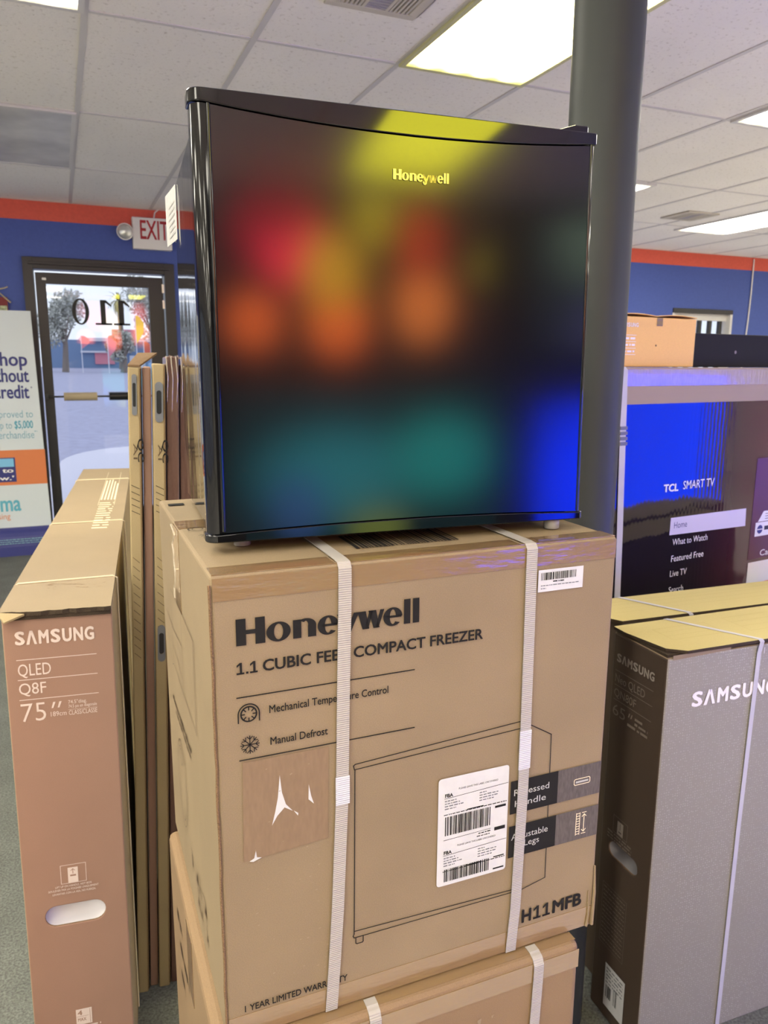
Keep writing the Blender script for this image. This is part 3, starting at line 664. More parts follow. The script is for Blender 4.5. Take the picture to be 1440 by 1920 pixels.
for k in range(7): mb.raw([(1.5+0.1*math.cos(a*1.05)+0.06*k*0.3, 16.5+0.16*math.sin(a*1.05), 0.0+0.02*k-0.05) for a in range(6)], [tuple(range(6))], m_ext_white)
tag(mb.build('litter'), 'crumpled white litter lying on the asphalt outside', 'litter')

# ================================================================== freezer stack
BX = (0.1198, 0.7164, EYE-0.7364); BYAW = -0.0082; BW, BD, BH = 0.486, 0.4413, 0.533
t = thing('freezer_carton', 'strapped kraft carton with printed freezer drawing, directly under the black freezer', 'box', BX, BYAW)
mb = MB(); mb.box(0, BW, 0, BD, 0, BH, m_kraft); mb.build('carton_body', t, bevel=0.004, seg=3)
g = G((0, 0, 0), (1, 0, 0), (0, 0, 1), 0.0012)
heavy_logo(g, 0.0235, 0.459, 0.2000, 0.0278, m_ink); g.build('wordmark_lettering', t, 'heavy black wordmark')
figure_one(g, 0.0229, 0.4287, 0.0078, 0.0124, m_ink); g.rect(0.0325, 0.4287, 0.0348, 0.0023+0.4287, m_ink); figure_one(g, 0.0365, 0.4287, 0.0078, 0.0124, m_ink); g.text('CUBIC FEET COMPACT FREEZER', 0.0495, 0.304, 0.4287, 0.0124, m_ink, 0.02); g.build('product_lettering', t, 'black capitals naming the contents')
g.line([(0.0225, 0.404), (0.2185, 0.4045)], 0.0013, m_ink); g.line([(0.0233, 0.3352), (0.2195, 0.3355)], 0.0013, m_ink)
g.text('Mechanical Temperature Control', 0.0551, 0.1876, 0.3823, 0.0084, m_ink, 0.008)
g.text('Manual Defrost', 0.0555, 0.1179, 0.3468, 0.0084, m_ink, 0.008)
c = (0.0339, 0.385); g.ring(c, 0.0115, 0.0115, 0.0102, 0.0102, m_ink, 0, 180); g.rect(c[0]-0.0115, c[1]-0.009, c[0]-0.0102, c[1], m_ink); g.rect(c[0]+0.0102, c[1]-0.009, c[0]+0.0115, c[1], m_ink)
g.ring(c, 0.0088, 0.0088, 0.0072, 0.0072, m_ink)
for k in range(8):
    a = math.pi*k/4; g.line([(c[0]+0.0045*math.cos(a), c[1]+0.0045*math.sin(a)), (c[0]+0.0072*math.cos(a), c[1]+0.0072*math.sin(a))], 0.0012, m_ink)
c = (0.0342, 0.3512)
for k in range(8):
    a = math.pi*k/4; g.line([c, (c[0]+0.0095*math.cos(a), c[1]+0.0095*math.sin(a))], 0.0010, m_ink)
    for sg in (-1, 1): g.line([(c[0]+0.006*math.cos(a), c[1]+0.006*math.sin(a)), (c[0]+0.0092*math.cos(a+sg*0.3), c[1]+0.0092*math.sin(a+sg*0.3))], 0.0009, m_ink)
g.build('feature_list', t, 'black feature lines with round icons')
L = lambda *p: g.line(p, 0.0011, m_ink)
L((0.1480, 0.2990), (0.1470, 0.3035), (0.1490, 0.3050), (0.3591, 0.3169), (0.3735, 0.3101), (0.4045, 0.2918), (0.4060, 0.0945), (0.3712, 0.0868), (0.3557, 0.0868), (0.1475, 0.0880), (0.1462, 0.0905), (0.1475, 0.0930), (0.1487, 0.2987))
L((0.1487, 0.2987), (0.3594, 0.3078), (0.3735, 0.3101)); L((0.1475, 0.0966), (0.3571, 0.0905), (0.3712, 0.0868)); L((0.3715, 0.3101), (0.3709, 0.0868))
L((0.1495, 0.0880), (0.1495, 0.0806), (0.1510, 0.0795), (0.1575, 0.0795), (0.1585, 0.0806), (0.1585, 0.0880))
g.build('freezer_drawing', t, 'black line drawing of a small freezer')
for v0, v1 in ((0.1960, 0.2402), (0.1364, 0.1795)):
    g.rect(0.3495, v0, 0.4180, v1, m_ink, 0.0002); g.rect(0.4180, v0, BW-0.003, v1, m_ink_grey, 0.0002)
g.text('Recessed', 0.3545, 0.4049, 0.2200, 0.0082, m_ink_light, d=0.0004); g.text('Handle', 0.3560, 0.4008, 0.2050, 0.0082, m_ink_light, d=0.0004)
g.text('Adjustable', 0.3530, 0.4060, 0.1602, 0.0082, m_ink_light, d=0.0004); g.text('Legs', 0.3720, 0.3938, 0.1485, 0.0082, m_ink_light, d=0.0004)
g.line([(0.4440, 0.2145), (0.4650, 0.2145), (0.4665, 0.216), (0.4665, 0.221), (0.4650, 0.2225), (0.4440, 0.2225), (0.4425, 0.221), (0.4425, 0.216)], 0.0009, m_ink_cream, True, 0.0004); g.rect(0.4450, 0.2170, 0.4640, 0.2195, m_ink_light, 0.0004)
for k in range(9): g.line([(0.4490, 0.1445+0.0036*k), (0.4545, 0.1445+0.0036*k)], 0.0009, m_ink_cream, d=0.0004)
g.line([(0.4490, 0.1435), (0.4490, 0.1740)], 0.0009, m_ink_cream, d=0.0004); g.line([(0.4545, 0.1435), (0.4545, 0.1740)], 0.0009, m_ink_cream, d=0.0004)
g.line([(0.4610, 0.1465), (0.4610, 0.1710)], 0.001, m_ink_cream, d=0.0004)
for z_, s_ in ((0.1710, -1), (0.1465, 1)):
    g.line([(0.4580, z_+s_*0.003), (0.4610, z_), (0.4640, z_+s_*0.003)], 0.001, m_ink_cream, d=0.0004); g.line([(0.4580, z_-s_*0.0025), (0.4640, z_-s_*0.0025)], 0.0009, m_ink_cream, d=0.0004)
g.build('feature_band', t, 'two black bands with grey lettering')
g.text('H', 0.3737, 0.3880, 0.0378, 0.0185, m_ink, 0.03); figure_one(g, 0.3910, 0.0378, 0.0115, 0.0185, m_ink); figure_one(g, 0.4050, 0.0378, 0.0115, 0.0185, m_ink); g.text('MFB', 0.4200, 0.4653, 0.0378, 0.0185, m_ink, 0.03); g.build('model_lettering', t)
g.text('1 YEAR LIMITED WARRANTY', 0.0197, 0.1390, 0.0352, 0.0080, m_ink, 0.012)
g.build('warranty_lettering', t)
g = G((0, 0, 0), (1, 0, 0), (0, 0, 1), 0.0009)
g.poly([(0.026, 0.3325), (0.1189, 0.3320), (0.1172, 0.2240), (0.080, 0.2215), (0.0237, 0.2183)], m_grime); g.build('scraped_patch', t, 'darker scraped patch')
for pl in ([(0.0645, 0.3104), (0.0665, 0.290), (0.0705, 0.2755), (0.0780, 0.2660), (0.0690, 0.2720), (0.0610, 0.2640), (0.0550, 0.2540), (0.0590, 0.2700), (0.0620, 0.2850)],
           [(0.0960, 0.2930), (0.0985, 0.2790), (0.1015, 0.2690), (0.0955, 0.2755)], [(0.0300, 0.2180), (0.0350, 0.2205), (0.0370, 0.2290), (0.0380, 0.2210), (0.0430, 0.2195), (0.0340, 0.2165)], [(0.079, 0.266), (0.084, 0.262), (0.0835, 0.259), (0.0815, 0.262)]):
    g.poly(pl, m_paper, 0.0004); g.build('paper_tear', t, 'white torn paper')
r_ = random.Random(9)
for k in range(40):
    u = r_.uniform(0.028, 0.125); v = r_.uniform(0.06, 0.33); s_ = r_.uniform(0.0004, 0.0010); g.poly([(u-s_*2, v), (u, v-s_), (u+s_*2, v+s_*0.5), (u, v+s_)], m_kraft_light, 0.0004)
g.build('scratches', t)['kind'] = 'stuff'
g = G((0, BD, 0), (0, -1, 0), (0, 0, 1), 0.0012)            # left face, text runs back to front
F_ = lambda u, v: (BD-u, v)
Lf = lambda *p: g.line([F_(*q) for q in p], 0.0012, m_ink_brown)
Lf((0.332, 0.4277), (0.127, 0.422), (0.130, 0.304), (0.334, 0.316), (0.350, 0.3095)); Lf((0.332, 0.4277), (0.334, 0.316)); Lf((0.2314, 0.4225), (0.240, 0.316)); Lf((0.339, 0.370), (0.240, 0.377)); Lf((0.399, 0.378), (0.339, 0.372)); Lf((0.335, 0.345), (0.245, 0.330)); Lf((0.385, 0.345), (0.350, 0.3095)); Lf((0.135, 0.418), (0.137, 0.308))
g.text('Removable Shelf', BD-0.365, BD-0.187, 0.250, 0.008, m_ink_brown, 0.01); g.greek(BD-0.34, BD-0.20, 0.238, 0.005, m_ink_brown)
g.ring(F_(0.30, 0.15), 0.045, 0.065, 0.0435, 0.0635, m_ink_brown); g.ring(F_(0.30, 0.15), 0.034, 0.056, 0.0328, 0.0548, m_ink_brown); g.ring(F_(0.30, 0.19), 0.012, 0.012, 0.0108, 0.0108, m_ink_brown)
for (u, v, w_, h_) in ((0.23, 0.075, 0.012, 0.03), (0.19, 0.075, 0.03, 0.026), (0.185, 0.045, 0.02, 0.022), (0.165, 0.08, 0.016, 0.028), (0.16, 0.045, 0.02, 0.022), (0.125, 0.075, 0.03, 0.026), (0.118, 0.042, 0.014, 0.02)):
    a, b = F_(u, v); g.line([(a-w_/2, b-h_/2), (a+w_/2, b-h_/2), (a+w_/2, b+h_/2), (a-w_/2, b+h_/2)], 0.0011, m_ink_brown, True); g.poly([(a-w_/4, b-h_/3), (a+w_/4, b-h_/3), (a, b+h_/3)], m_ink_brown)
g.build('side_print', t, 'faint brown line drawings on the left face')
g = G((0, 0, BH), (1, 0, 0), (0, 1, 0), 0.0012)
g.bars(0.17, 0.30, 0.05, 0.115, m_ink, 5, 0.0016); g.build('top_barcode', t)
g.ring((0.022, 0.215), 0.012, 0.012, 0.0108, 0.0108, m_ink, 20, 330); g.ring((0.022, 0.215), 0.007, 0.007, 0.006, 0.006, m_ink)
for k in range(4): a = math.pi*k/4; g.line([(0.026-0.008*math.cos(a), 0.178-0.008*math.sin(a)), (0.026+0.008*math.cos(a), 0.178+0.008*math.sin(a))], 0.001, m_ink)
g.build('top_icon', t)
g.rect(0.008, 0.385, 0.030, 0.40, m_ink); g.build('top_mark', t)
def tape_piece(parent, boxes, m=m_tape, name='packing_tape'):
    mb = MB()
    for b in boxes: mb.box(*b, m)
    return mb.build(name, parent)
tape_piece(t, [(0.002, BW-0.002, -0.0008, 0.0002, BH-0.026, BH-0.003), (0.002, BW-0.002, 0.002, 0.03, BH-0.0002, BH+0.0008)])
tape_piece(t, [(0.002, BW-0.002, -0.0008, 0.0002, 0.003, 0.031)])
tape_piece(t, [(0.001, BW-0.001, BD/2+0.005, BD/2+0.053, BH-0.0002, BH+0.0008), (-0.0008, 0.0002, BD/2+0.005, BD/2+0.053, BH-0.11, BH-0.002)])
# crumple of that tape on the left edge
mb = MB(); r_ = random.Random(2); pts = [(-0.002-0.003*r_.random(), BD/2+0.029+r_.uniform(-0.008, 0.008), BH+0.001-0.012*k) for k in range(9)]
mb.tube(pts, 0.0011, m_film, 6); mb.build('tape_wrinkle', t)
def strap(parent, us, vs, ytop, h, m, w=0.0145, seal=None):
    n_ = len(us); pts = [(us[0], ytop, h+0.0016), (us[0], 0.012, h+0.0016), (us[0], 0.002, h+0.0010), (us[0], -0.0022, h-0.004)]; nr = [(0, 0, 1), (0, -0.1, 1), (0, -0.7, 0.7), (0, -1, 0.1)]
    for u, v in zip(us, vs): pts.append((u, -0.0022, v)); nr.append((0, -1, 0))
    mb = MB(); ribbon(mb, pts, nr, (1, 0, 0), w, 0.0009, m); o = mb.build('strap', parent)
    if seal:
        mb = MB(); mb.box(seal[0]-w/2-0.0008, seal[0]+w/2+0.0008, -0.0042, -0.0030, seal[1], seal[2], m_strap_cool); mb.build('strap_seal', parent)
    return o
strap(t, [0.1375, 0.1352, 0.1338, 0.1330, 0.1275, 0.1230, 0.1190], [0.50, 0.39, 0.30, 0.2638, 0.1318, 0.06, 0.003], BD, BH, m_strap, 0.0143, (0.1336, 0.262, 0.295))
strap(t, [0.3643, 0.3654, 0.3660, 0.3661, 0.3626, 0.3600, 0.3583], [0.50, 0.386, 0.30, 0.2259, 0.0639, 0.03, 0.003], BD, BH, m_strap, 0.0143, (0.3658, 0.255, 0.305))
# shipping label
g = G((0, 0, 0), (1, 0, 0), (0, 0, 1), 0.0016); rr = 0.004; u0, u1, v0, v1 = 0.2515, 0.3460, 0.1235, 0.2640
pts = []
for cx, cy, a0 in ((u1-rr, v0+rr, -90), (u1-rr, v1-rr, 0), (u0+rr, v1-rr, 90), (u0+rr, v0+rr, 180)):
    for k in range(5): a = math.radians(a0+22.5*k); pts.append((cx+rr*math.cos(a), cy+rr*math.sin(a)))
g.poly(pts, m_paper); e = 0.0004
g.text('PLEASE LEAVE THIS LABEL UNCOVERED', 0.278, 0.331, 0.2465, 0.0022, m_ink, d=e); g.text('PLEASE LEAVE THIS LABEL UNCOVERED', 0.278, 0.330, 0.1725, 0.0022, m_ink, d=e)
for b0 in (0.0, -0.0745):
    g.text('FBA', 0.2600, 0.2705, 0.2395+b0, 0.0045, m_ink, 0.02, d=e); g.line([(0.2595, 0.2380+b0), (0.3450, 0.2408+b0)], 0.0005, m_ink, d=e)
    for k in range(4): g.greek(0.2600, 0.2600+(0.016, 0.020, 0.025, 0.015)[k], 0.2340+b0-0.0034*k, 0.0014, m_grey_plastic, k+3, e); g.greek(0.3060, 0.3060+(0.010, 0.026, 0.026, 0.020)[k], 0.2352+b0-0.0034*k, 0.0014, m_grey_plastic, k+9, e)
    g.greek(0.2590, 0.344, 0.2165+b0, 0.0012, m_ink, 22, e); g.rect(0.2900, 0.2172+b0, 0.3120, 0.2186+b0, m_ink, e)
g.bars(0.2610, 0.3220, 0.1895, 0.2140, m_ink, 11, 0.0006, e); g.bars(0.2610, 0.3220, 0.1285, 0.1450, m_ink, 12, 0.0006, e)
g.rect(0.3280, 0.2105, 0.3430, 0.2135, m_ink, e); g.rect(0.3280, 0.1805, 0.3430, 0.1850, m_ink, e); g.rect(0.3280, 0.1275, 0.3430, 0.1295, m_ink, e); g.rect(0.3280, 0.1440, 0.3430, 0.1455, m_ink, e)
g.line([(0.2595, 0.1840), (0.3230, 0.1850)], 0.0005, m_ink, d=e); g.greek(0.306, 0.323, 0.1815, 0.0016, m_ink, 4, e); g.greek(0.304, 0.322, 0.1780, 0.0012, m_ink, 6, e)
g.build('shipping_label', t, 'white shipping label with barcodes')
g = G((0, 0, 0), (1, 0, 0), (0, 0, 1), 0.0016)
g.rect(0.3748, 0.4755, 0.4375, 0.5020, m_paper); g.bars(0.3785, 0.4270, 0.4895, 0.4985, m_ink, 31, 0.0006, e); g.greek(0.395, 0.411, 0.4865, 0.0014, m_ink, 2, e); g.greek(0.3785, 0.432, 0.4825, 0.0012, m_grey_plastic, 3, e); g.greek(0.3785, 0.386, 0.4790, 0.0012, m_grey_plastic, 3, e)
g.build('barcode_sticker', t, 'small white barcode sticker at the top right')
# crushed corner edges
mb = MB(); mb.tube([(BW-0.002, -0.001, 0.09), (BW-0.0005, -0.0015, 0.05), (BW-0.003, -0.0025, 0.004)], [0.001, 0.0020, 0.0025], m_kraft, 8); mb.tube([(BW-0.010, -0.0008, 0.055), (BW-0.009, -0.0018, 0.02), (BW-0.011, -0.002, 0.003)], [0.0006, 0.0014, 0.0018], m_kraft, 8); mb.build('crushed_corner', t)
mb = MB()
r_ = random.Random(5); pts = [(-0.0004, -0.0002, 0.004+0.52*k/24) for k in range(25)]
mb.tube([(p[0]+r_.uniform(-0.0006, 0.0004), p[1]+r_.uniform(-0.0004, 0.0004), p[2]) for p in pts], 0.0016, m_kraft_inner, 6); mb.build('edge_seam', t, label='dark open seam along the front left edge')

# carton underneath
LBX = (0.106, 0.6958, 0.0)
t2 = thing('lower_carton', 'strapped kraft carton at the bottom of the freezer stack, taped along its top edge', 'box', LBX, -0.0095)
LW, LD, LH = 0.4665, 0.445, EYE-0.7364
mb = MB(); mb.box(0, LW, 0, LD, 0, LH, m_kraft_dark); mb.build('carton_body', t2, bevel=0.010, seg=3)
tape_piece(t2, [(0.003, LW-0.003, -0.0008, 0.0002, LH-0.034, LH-0.008), (0.003, LW-0.003, 0.008, 0.022, LH-0.0002, LH+0.0001)])
tape_piece(t2, [(-0.0008, 0.0002, LD/2-0.024, LD/2+0.024, LH-0.11, LH-0.01)])
def strap_low(u, u2):
    pts = [(u, 0.02, LH+0.0002), (u, 0.010, LH+0.0002), (u, 0.002, LH-0.003), (u, -0.0020, LH-0.010), (u, -0.0022, LH-0.02), (u2, -0.0022, 0.01)]; nr = [(0, 0, 1), (0, -0.3, 1), (0, -0.8, 0.6), (0, -1, 0.1), (0, -1, 0), (0, -1, 0)]
    mb = MB(); ribbon(mb, pts, nr, (1, 0, 0), 0.0143, 0.0009, m_strap); mb.build('strap', t2)
strap_low(0.1795, 0.185); strap_low(0.4015, 0.375)
g = G((0, LD, 0), (0, -1, 0), (0, 0, 1), 0.0012)
for u, v, w_ in ((0.08, LH-0.09, 0.06), (0.10, LH-0.13, 0.10), (0.10, LH-0.18, 0.05), (0.20, LH-0.20, 0.08)): g.greek(u, u+w_, v, 0.012, m_ink_brown, int(u*100)); g.build('side_print', t2)
g = G((0, 0, 0), (1, 0, 0), (0, 0, 1), 0.0012); g.poly([(0.315, LH-0.062), (0.321, LH-0.06), (0.319, LH-0.075)], m_kraft_light); g.poly([(0.335, LH-0.062), (0.339, LH-0.061), (0.336, LH-0.066)], m_kraft_light); g.build('surface_nick', t2)

# ------------------------------------------------------------------ the black freezer
fr = thing('compact_freezer', 'glossy black compact freezer standing on top of the kraft carton stack', 'freezer', (0.1395, 0.7937, EYE-0.1894), -0.0698, -0.026)
FW, FH, DT, FD = 0.449, 0.4495, 0.030, 0.345
def outline(off=0.0):
    pts = []; rL, rR = 0.0135, 0.005; L0, R0 = -0.006-off, FW+off
    pts.append((L0, DT))
    for k in range(9):
        a = math.radians(180+90*k/8); pts.append((L0+rL+rL*math.cos(a), -off+rL+rL*math.sin(a)))
    for k in range(1, 12): pts.append((L0+rL+(R0-rR-L0-rL)*k/12, -off))
    for k in range(6):
        a = math.radians(270+90*k/5); pts.append((R0-rR+rR*math.cos(a), -off+rR+rR*math.sin(a)))
    pts.append((R0, DT)); return pts
topv = lambda u: FH-(0.0125+0.0115*4*max(0, min(1, u/FW))*(1-max(0, min(1, u/FW))))
botv = lambda u: 0.0085+0.0055*4*max(0, min(1, u/FW))*(1-max(0, min(1, u/FW)))
pr_ = outline(0.0); mb = MB(); n = len(pr_)
lo = [botv(p[0])+0.0008 for p in pr_]; hi = [topv(p[0])-0.0008 for p in pr_]
vs = [(p[0], p[1], a) for p, a in zip(pr_, lo)]+[(p[0], p[1], b) for p, b in zip(pr_, hi)]
for k in range(n-1):
    flat = pr_[k][1] < 0.00005 and pr_[k+1][1] < 0.00005
    xm = (pr_[k][0]+pr_[k+1][0])/2
    mb.raw([vs[k], vs[k+1], vs[n+k+1], vs[n+k]], [(0, 1, 2, 3)], m_gloss, smooth=not flat)
mb.raw(vs, [tuple(range(n))[::-1], tuple(range(n, 2*n)), (n-1, 0, n, 2*n-1)], m_gloss)
door = mb.build('freezer_door', fr, weld=True)
mb = MB(); pu = [0.0118+(FW-0.0065-0.0118)*k/24 for k in range(25)]
mb.extrude([(u, 0.0, botv(u)+0.001) for u in pu]+[(u, 0.0, topv(u)-0.001) for u in pu[::-1]], (0, -0.0006, 0), m_panel); mb.build('door_panel', door, label='satin black door panel')
mb = MB(); mb.tube([(0.0105, -0.0002, 0.012), (0.0105, -0.0002, FH-0.014)], 0.0022, m_gloss, 10); mb.build('door_edge_rail', door)
mb = MB(); mb.tube([(FW-0.006, -0.0002, 0.011), (FW-0.006, -0.0002, FH-0.013)], 0.0016, m_gloss, 10); mb.build('door_edge_rail', door)
for nm, zlo, zhi in (('top_trim', topv, lambda u: FH), ('bottom_trim', lambda u: 0.0, botv)):
    pr_ = outline(0.0022); mb = MB(); n = len(pr_); vs = [(p[0], p[1], zlo(p[0])) for p in pr_]+[(p[0], p[1], zhi(p[0])) for p in pr_]
    for k in range(n-1): mb.raw([vs[k], vs[k+1], vs[n+k+1], vs[n+k]], [(0, 1, 2, 3)], m_gloss, True)
    mb.raw(vs, [tuple(range(n))[::-1], tuple(range(n, 2*n)), (n-1, 0, n, 2*n-1)], m_gloss); mb.build(nm, fr, bevel=0.0012, seg=2)
mb = MB(); mb.box(0.004, FW-0.004, DT, DT+0.010, 0.006, FH-0.018, m_gasket); mb.build('door_gasket', fr)
mb = MB(); mb.box(0.0, FW-0.001, DT+0.010, FD, 0.004, FH-0.016, m_side); mb.build('freezer_cabinet', fr, bevel=0.004, seg=3)
# badge: raised chrome letters
g = G((0, -0.0006, 0), (1, 0, 0), (0, 0, 1), 0.0)
heavy_logo(g, 0.2010, 0.3805, 0.0640, 0.0105, m_badge)
o = g.build('badge_lettering', fr, 'chrome badge lettering')
sm = o.modifiers.new('raised', 'SOLIDIFY'); sm.thickness = 0.0012; sm.offset = 1
# hinge cover, bottom bracket, feet
mb = MB(); mb.extrude([(0.400, 0.012, FH-0.002), (0.400, 0.012, FH+0.002), (0.430, 0.012, FH+0.0115), (0.447, 0.012, FH+0.0115), (0.447, 0.012, FH-0.002)], (0, 0.034, 0), m_gloss); mb.build('hinge_cover', fr, bevel=0.0025, seg=3)
mb = MB(); mb.box(0.395, 0.446, 0.006, 0.050, -0.0012, 0.0005, m_metal); mb.tube([(0.440, 0.008, -0.001), (0.452, 0.006, 0.002), (0.453, 0.006, 0.008)], 0.0012, m_metal, 8); mb.build('bottom_hinge_bracket', fr)
for (x, y) in ((0.416, 0.012), (0.035, 0.040), (0.416, 0.320), (0.035, 0.320)):
    h_ = 0.0122 + (0.0 if y < 0.1 else -0.0072); mb = MB(); s_ = 28; prof = []
    vs = []; 
    for z_, f_ in ((-h_, 0.92), (-h_+0.001, 1.0), (-0.003, 1.0), (-0.001, 0.9)):
        for q in range(s_):
            rr = 0.0095*f_*(1.0 if q % 2 else 0.94); a = 2*math.pi*q/s_; vs.append((x+rr*math.cos(a), y+rr*math.sin(a), z_))
    fs = [(k*s_+q, k*s_+(q+1) % s_, (k+1)*s_+(q+1) % s_, (k+1)*s_+q) for k in range(3) for q in range(s_)]+[tuple(range(s_))[::-1], tuple(range(3*s_, 4*s_))]
    mb.raw(vs, fs, m_foot); mb.tube([(x, y, -0.002), (x, y, 0.005)], 0.004, m_foot, 10); mb.build('levelling_foot', fr)
# paper sheet taped at the back of the left side
m_sheet = speckle(mat('printed paper sheet', (0.490, 0.483, 0.462), 0.5), 120, 0.08)
g = G((-0.0015, 0, 0), (0, -1, 0), (0, 0, 1), 0.0)
a0, a1 = -FD-0.055, -FD+0.022
mb = MB(); mb.extrude([(-0.0014, FD-0.045, FH-0.090), (-0.0090, FD+0.050, FH-0.086), (-0.0090, FD+0.050, FH-0.016), (-0.0014, FD-0.045, FH-0.020)], (0.0004, 0, 0), m_sheet); sh = mb.build('energy_sheet', fr, label='white paper sheet stuck on the left side')
sU = Vector((-0.0014+0.0090, -0.095, 0)).normalized()
g = G((-0.0095, FD+0.050, 0), sU, (0, 0, 1), 0.0006)
for k in range(6): g.greek(0.030, 0.085, FH-0.040-0.008*k, 0.0028, m_ink_light, k)
g.build('sheet_print', sh)

# ================================================================== television cartons on the left
def lid(parent, pts, z, th, name='top_flap', m=m_kraft_light, edge=None):
    mb = MB(); mb.extrude([(p[0], p[1], z+(p[2] if len(p) > 2 else 0)) for p in pts], (0, 0, th), m, edge); return mb.build(name, parent)
c75 = thing('television_carton', 'long pinkish brown television carton with white lettering and oval hand hole, front left', 'box', (-0.1390, 1.4616, 0), -0.0997, 0, 0.0116)
W7, L7, H7 = 0.1875, 1.92, EYE-0.4457
mb = MB(); hole = capsule(0.0908, 0.4465, 0.1110, 0.0430)
face_with_hole(mb, [(0, 0), (W7, 0), (W7, H7-0.004), (0, H7-0.004)], hole, lambda u, v: (u, 0, v), m_pink_print, (0, 0.008, 0), m_kraft_inner)
mb.face([(0, 0, 0), (0, L7, 0), (0, L7, H7-.004), (0, 0, H7-.004)], m_kraft_tan); mb.face([(W7, 0, 0), (W7, 0, H7-.004), (W7, L7, H7-.004), (W7, L7, 0)], m_kraft_tan)
mb.face([(0, L7, 0), (W7, L7, 0), (W7, L7, H7-.004), (0, L7, H7-.004)], m_kraft_tan); mb.face([(0, 0, 0), (W7, 0, 0), (W7, L7, 0), (0, L7, 0)], m_kraft_tan); mb.face([(0, 0, H7-.004), (0, L7, H7-.004), (W7, L7, H7-.004), (W7, 0, H7-.004)], m_kraft_light)
mb.build('carton_body', c75, bevel=0.0025)
bowl(hole, lambda u, v: (u, 0, v), (0, 1, 0), 0.028, m_foam, 'handle_insert', c75, 'white foam inside the hand hole')
mb = MB(); r_ = random.Random(3); nn = 16
fr_ = [(-0.004+(W7+0.003)*k/nn, -0.007+r_.uniform(-0.003, 0.002)+(0.006 if k < 3 else 0), 0.0) for k in range(nn+1)]
bot = [Vector((a, b, H7-0.004+max(0, c_))) for a, b, c_ in fr_]+[Vector((W7-0.001, L7, H7-0.004)), Vector((0.001, L7, H7-0.004))]
top = [p+Vector((0, 0, 0.008)) for p in bot]; n = len(bot); i0 = bot+top
mb.raw(i0, [tuple(range(n, 2*n))], m_kraft_light); mb.raw(i0, [(k, (k+1) % n, n+(k+1) % n, n+k) for k in range(nn)], m_edge); mb.raw(i0, [(k, (k+1) % n, n+(k+1) % n, n+k) for k in range(nn, n)], m_kraft_light); mb.build('top_flap', c75, label='pale kraft lid with torn dark front edge')
mb = MB(); mb.raw([(-0.006, -0.004, H7+0.001), (0.040, -0.009, H7-0.003), (0.010, -0.030, H7-0.009), (-0.006, -0.004, H7+0.005), (0.040, -0.009, H7+0.001), (0.010, -0.030, H7-0.006)], [(0, 2, 1), (3, 4, 5), (0, 1, 4, 3), (1, 2, 5, 4), (2, 0, 3, 5)], m_kraft_tan); mb.build('torn_corner', c75)
mb = MB(); mb.box(0.002, W7-0.002, -0.0045, 0.002, H7-0.012, H7-0.0045, m_edge); mb.build('inner_flap', c75, label='dark torn flap edge under the lid')
TZ = H7+0.0042
for yy in (0.18, 0.78, 1.60):
    mb = MB(); mb.tube([(-0.0035, yy, TZ-0.10), (-0.0035, yy, TZ-0.002), (0.004, yy, TZ+0.0012), (W7-0.006, yy+0.02, TZ+0.0012), (W7+0.0025, yy+0.02, TZ-0.003), (W7+0.0025, yy+0.02, 0.02)], 0.0018, m_strap_tan, 6); mb.build('strap', c75)
g = G((0, 0, TZ), (1, 0, 0), (0, 1, 0), 0.0006)
for k in range(10):
    g.line([(0.105+0.006*k, 1.05), (0.105+0.006*k, 1.80)], 0.0008, m_ink_cream) if k in (0, 8) else None
for k in range(12): g.greek(0.108, 0.152, 0.70+0.035*k, 0.012, m_ink_cream, k)
for k in range(5): g.greek(0.108+0.01*k, 0.113+0.01*k, 1.15, 0.45, m_ink_cream, k)
g.build('lid_print', c75, 'cream printed table on the lid')
r_ = random.Random(12)
for k in range(26):
    u = r_.uniform(0.06, 0.17); v = r_.uniform(0.125, 0.17); w_ = r_.uniform(0.002, 0.008); g.poly([(u-w_, v), (u, v-0.0012), (u+w_, v+0.0006), (u, v+0.0012)], m_kraft_inner if k % 4 == 0 else m_kraft_dark)
g.build('lid_scuff', c75, 'dark scuff marks on the lid')
g = G((0, 0, 0), (1, 0, 0), (0, 0, 1), 0.0012)
wide_logo(g, 0.0200, 0.1560, 1.011, 0.0262, m_ink_pink)
for v in (0.9825, 0.9438, 0.9048): g.line([(0.0205, v), (0.1558, v)], 0.0013, m_ink_pink)
g.text('QLED', 0.0212, 0.0766, 0.9515, 0.0225, m_ink_pink); g.text('Q8F', 0.0205, 0.0665, 0.9155, 0.0215, m_ink_pink); g.text('75', 0.0210, 0.0630, 0.8620, 0.0350, m_ink_pink, -0.008)
for x in (0.0730, 0.0835): g.poly([(x, 0.8835), (x+0.0030, 0.8835), (x+0.0075, 0.8955), (x+0.0035, 0.8955)], m_ink_pink)
g.text('189cm', 0.0710, 0.0982, 0.8672, 0.0090, m_ink_pink); g.text('74.5"diag.', 0.1022, 0.1345, 0.8888, 0.0068, m_ink_pink); g.text('74.5 po en diagonale', 0.1022, 0.1520, 0.8805, 0.0062, m_ink_pink); g.line([(0.1020, 0.8770), (0.1522, 0.8770)], 0.0005, m_ink_pink); g.text('CLASS/CLASSE', 0.1022, 0.1520, 0.8664, 0.0088, m_ink_pink)
g.build('front_lettering', c75, 'pale pink lettering')
g.line([(0.0684, 0.5157), (0.1142, 0.5157), (0.1142, 0.5553), (0.0684, 0.5553)], 0.0010, m_ink_pink, True); g.rect(0.0812, 0.5160, 0.0996, 0.5490, m_ink_pink)
g.line([(0.0904, 0.5360), (0.0904, 0.5455)], 0.0013, m_pink_print, d=0.0003); g.line([(0.0871, 0.5425), (0.0904, 0.5458), (0.0937, 0.5425)], 0.0013, m_pink_print, d=0.0003); g.rect(0.0851, 0.5300, 0.0959, 0.5335, m_pink_print, 0.0003)
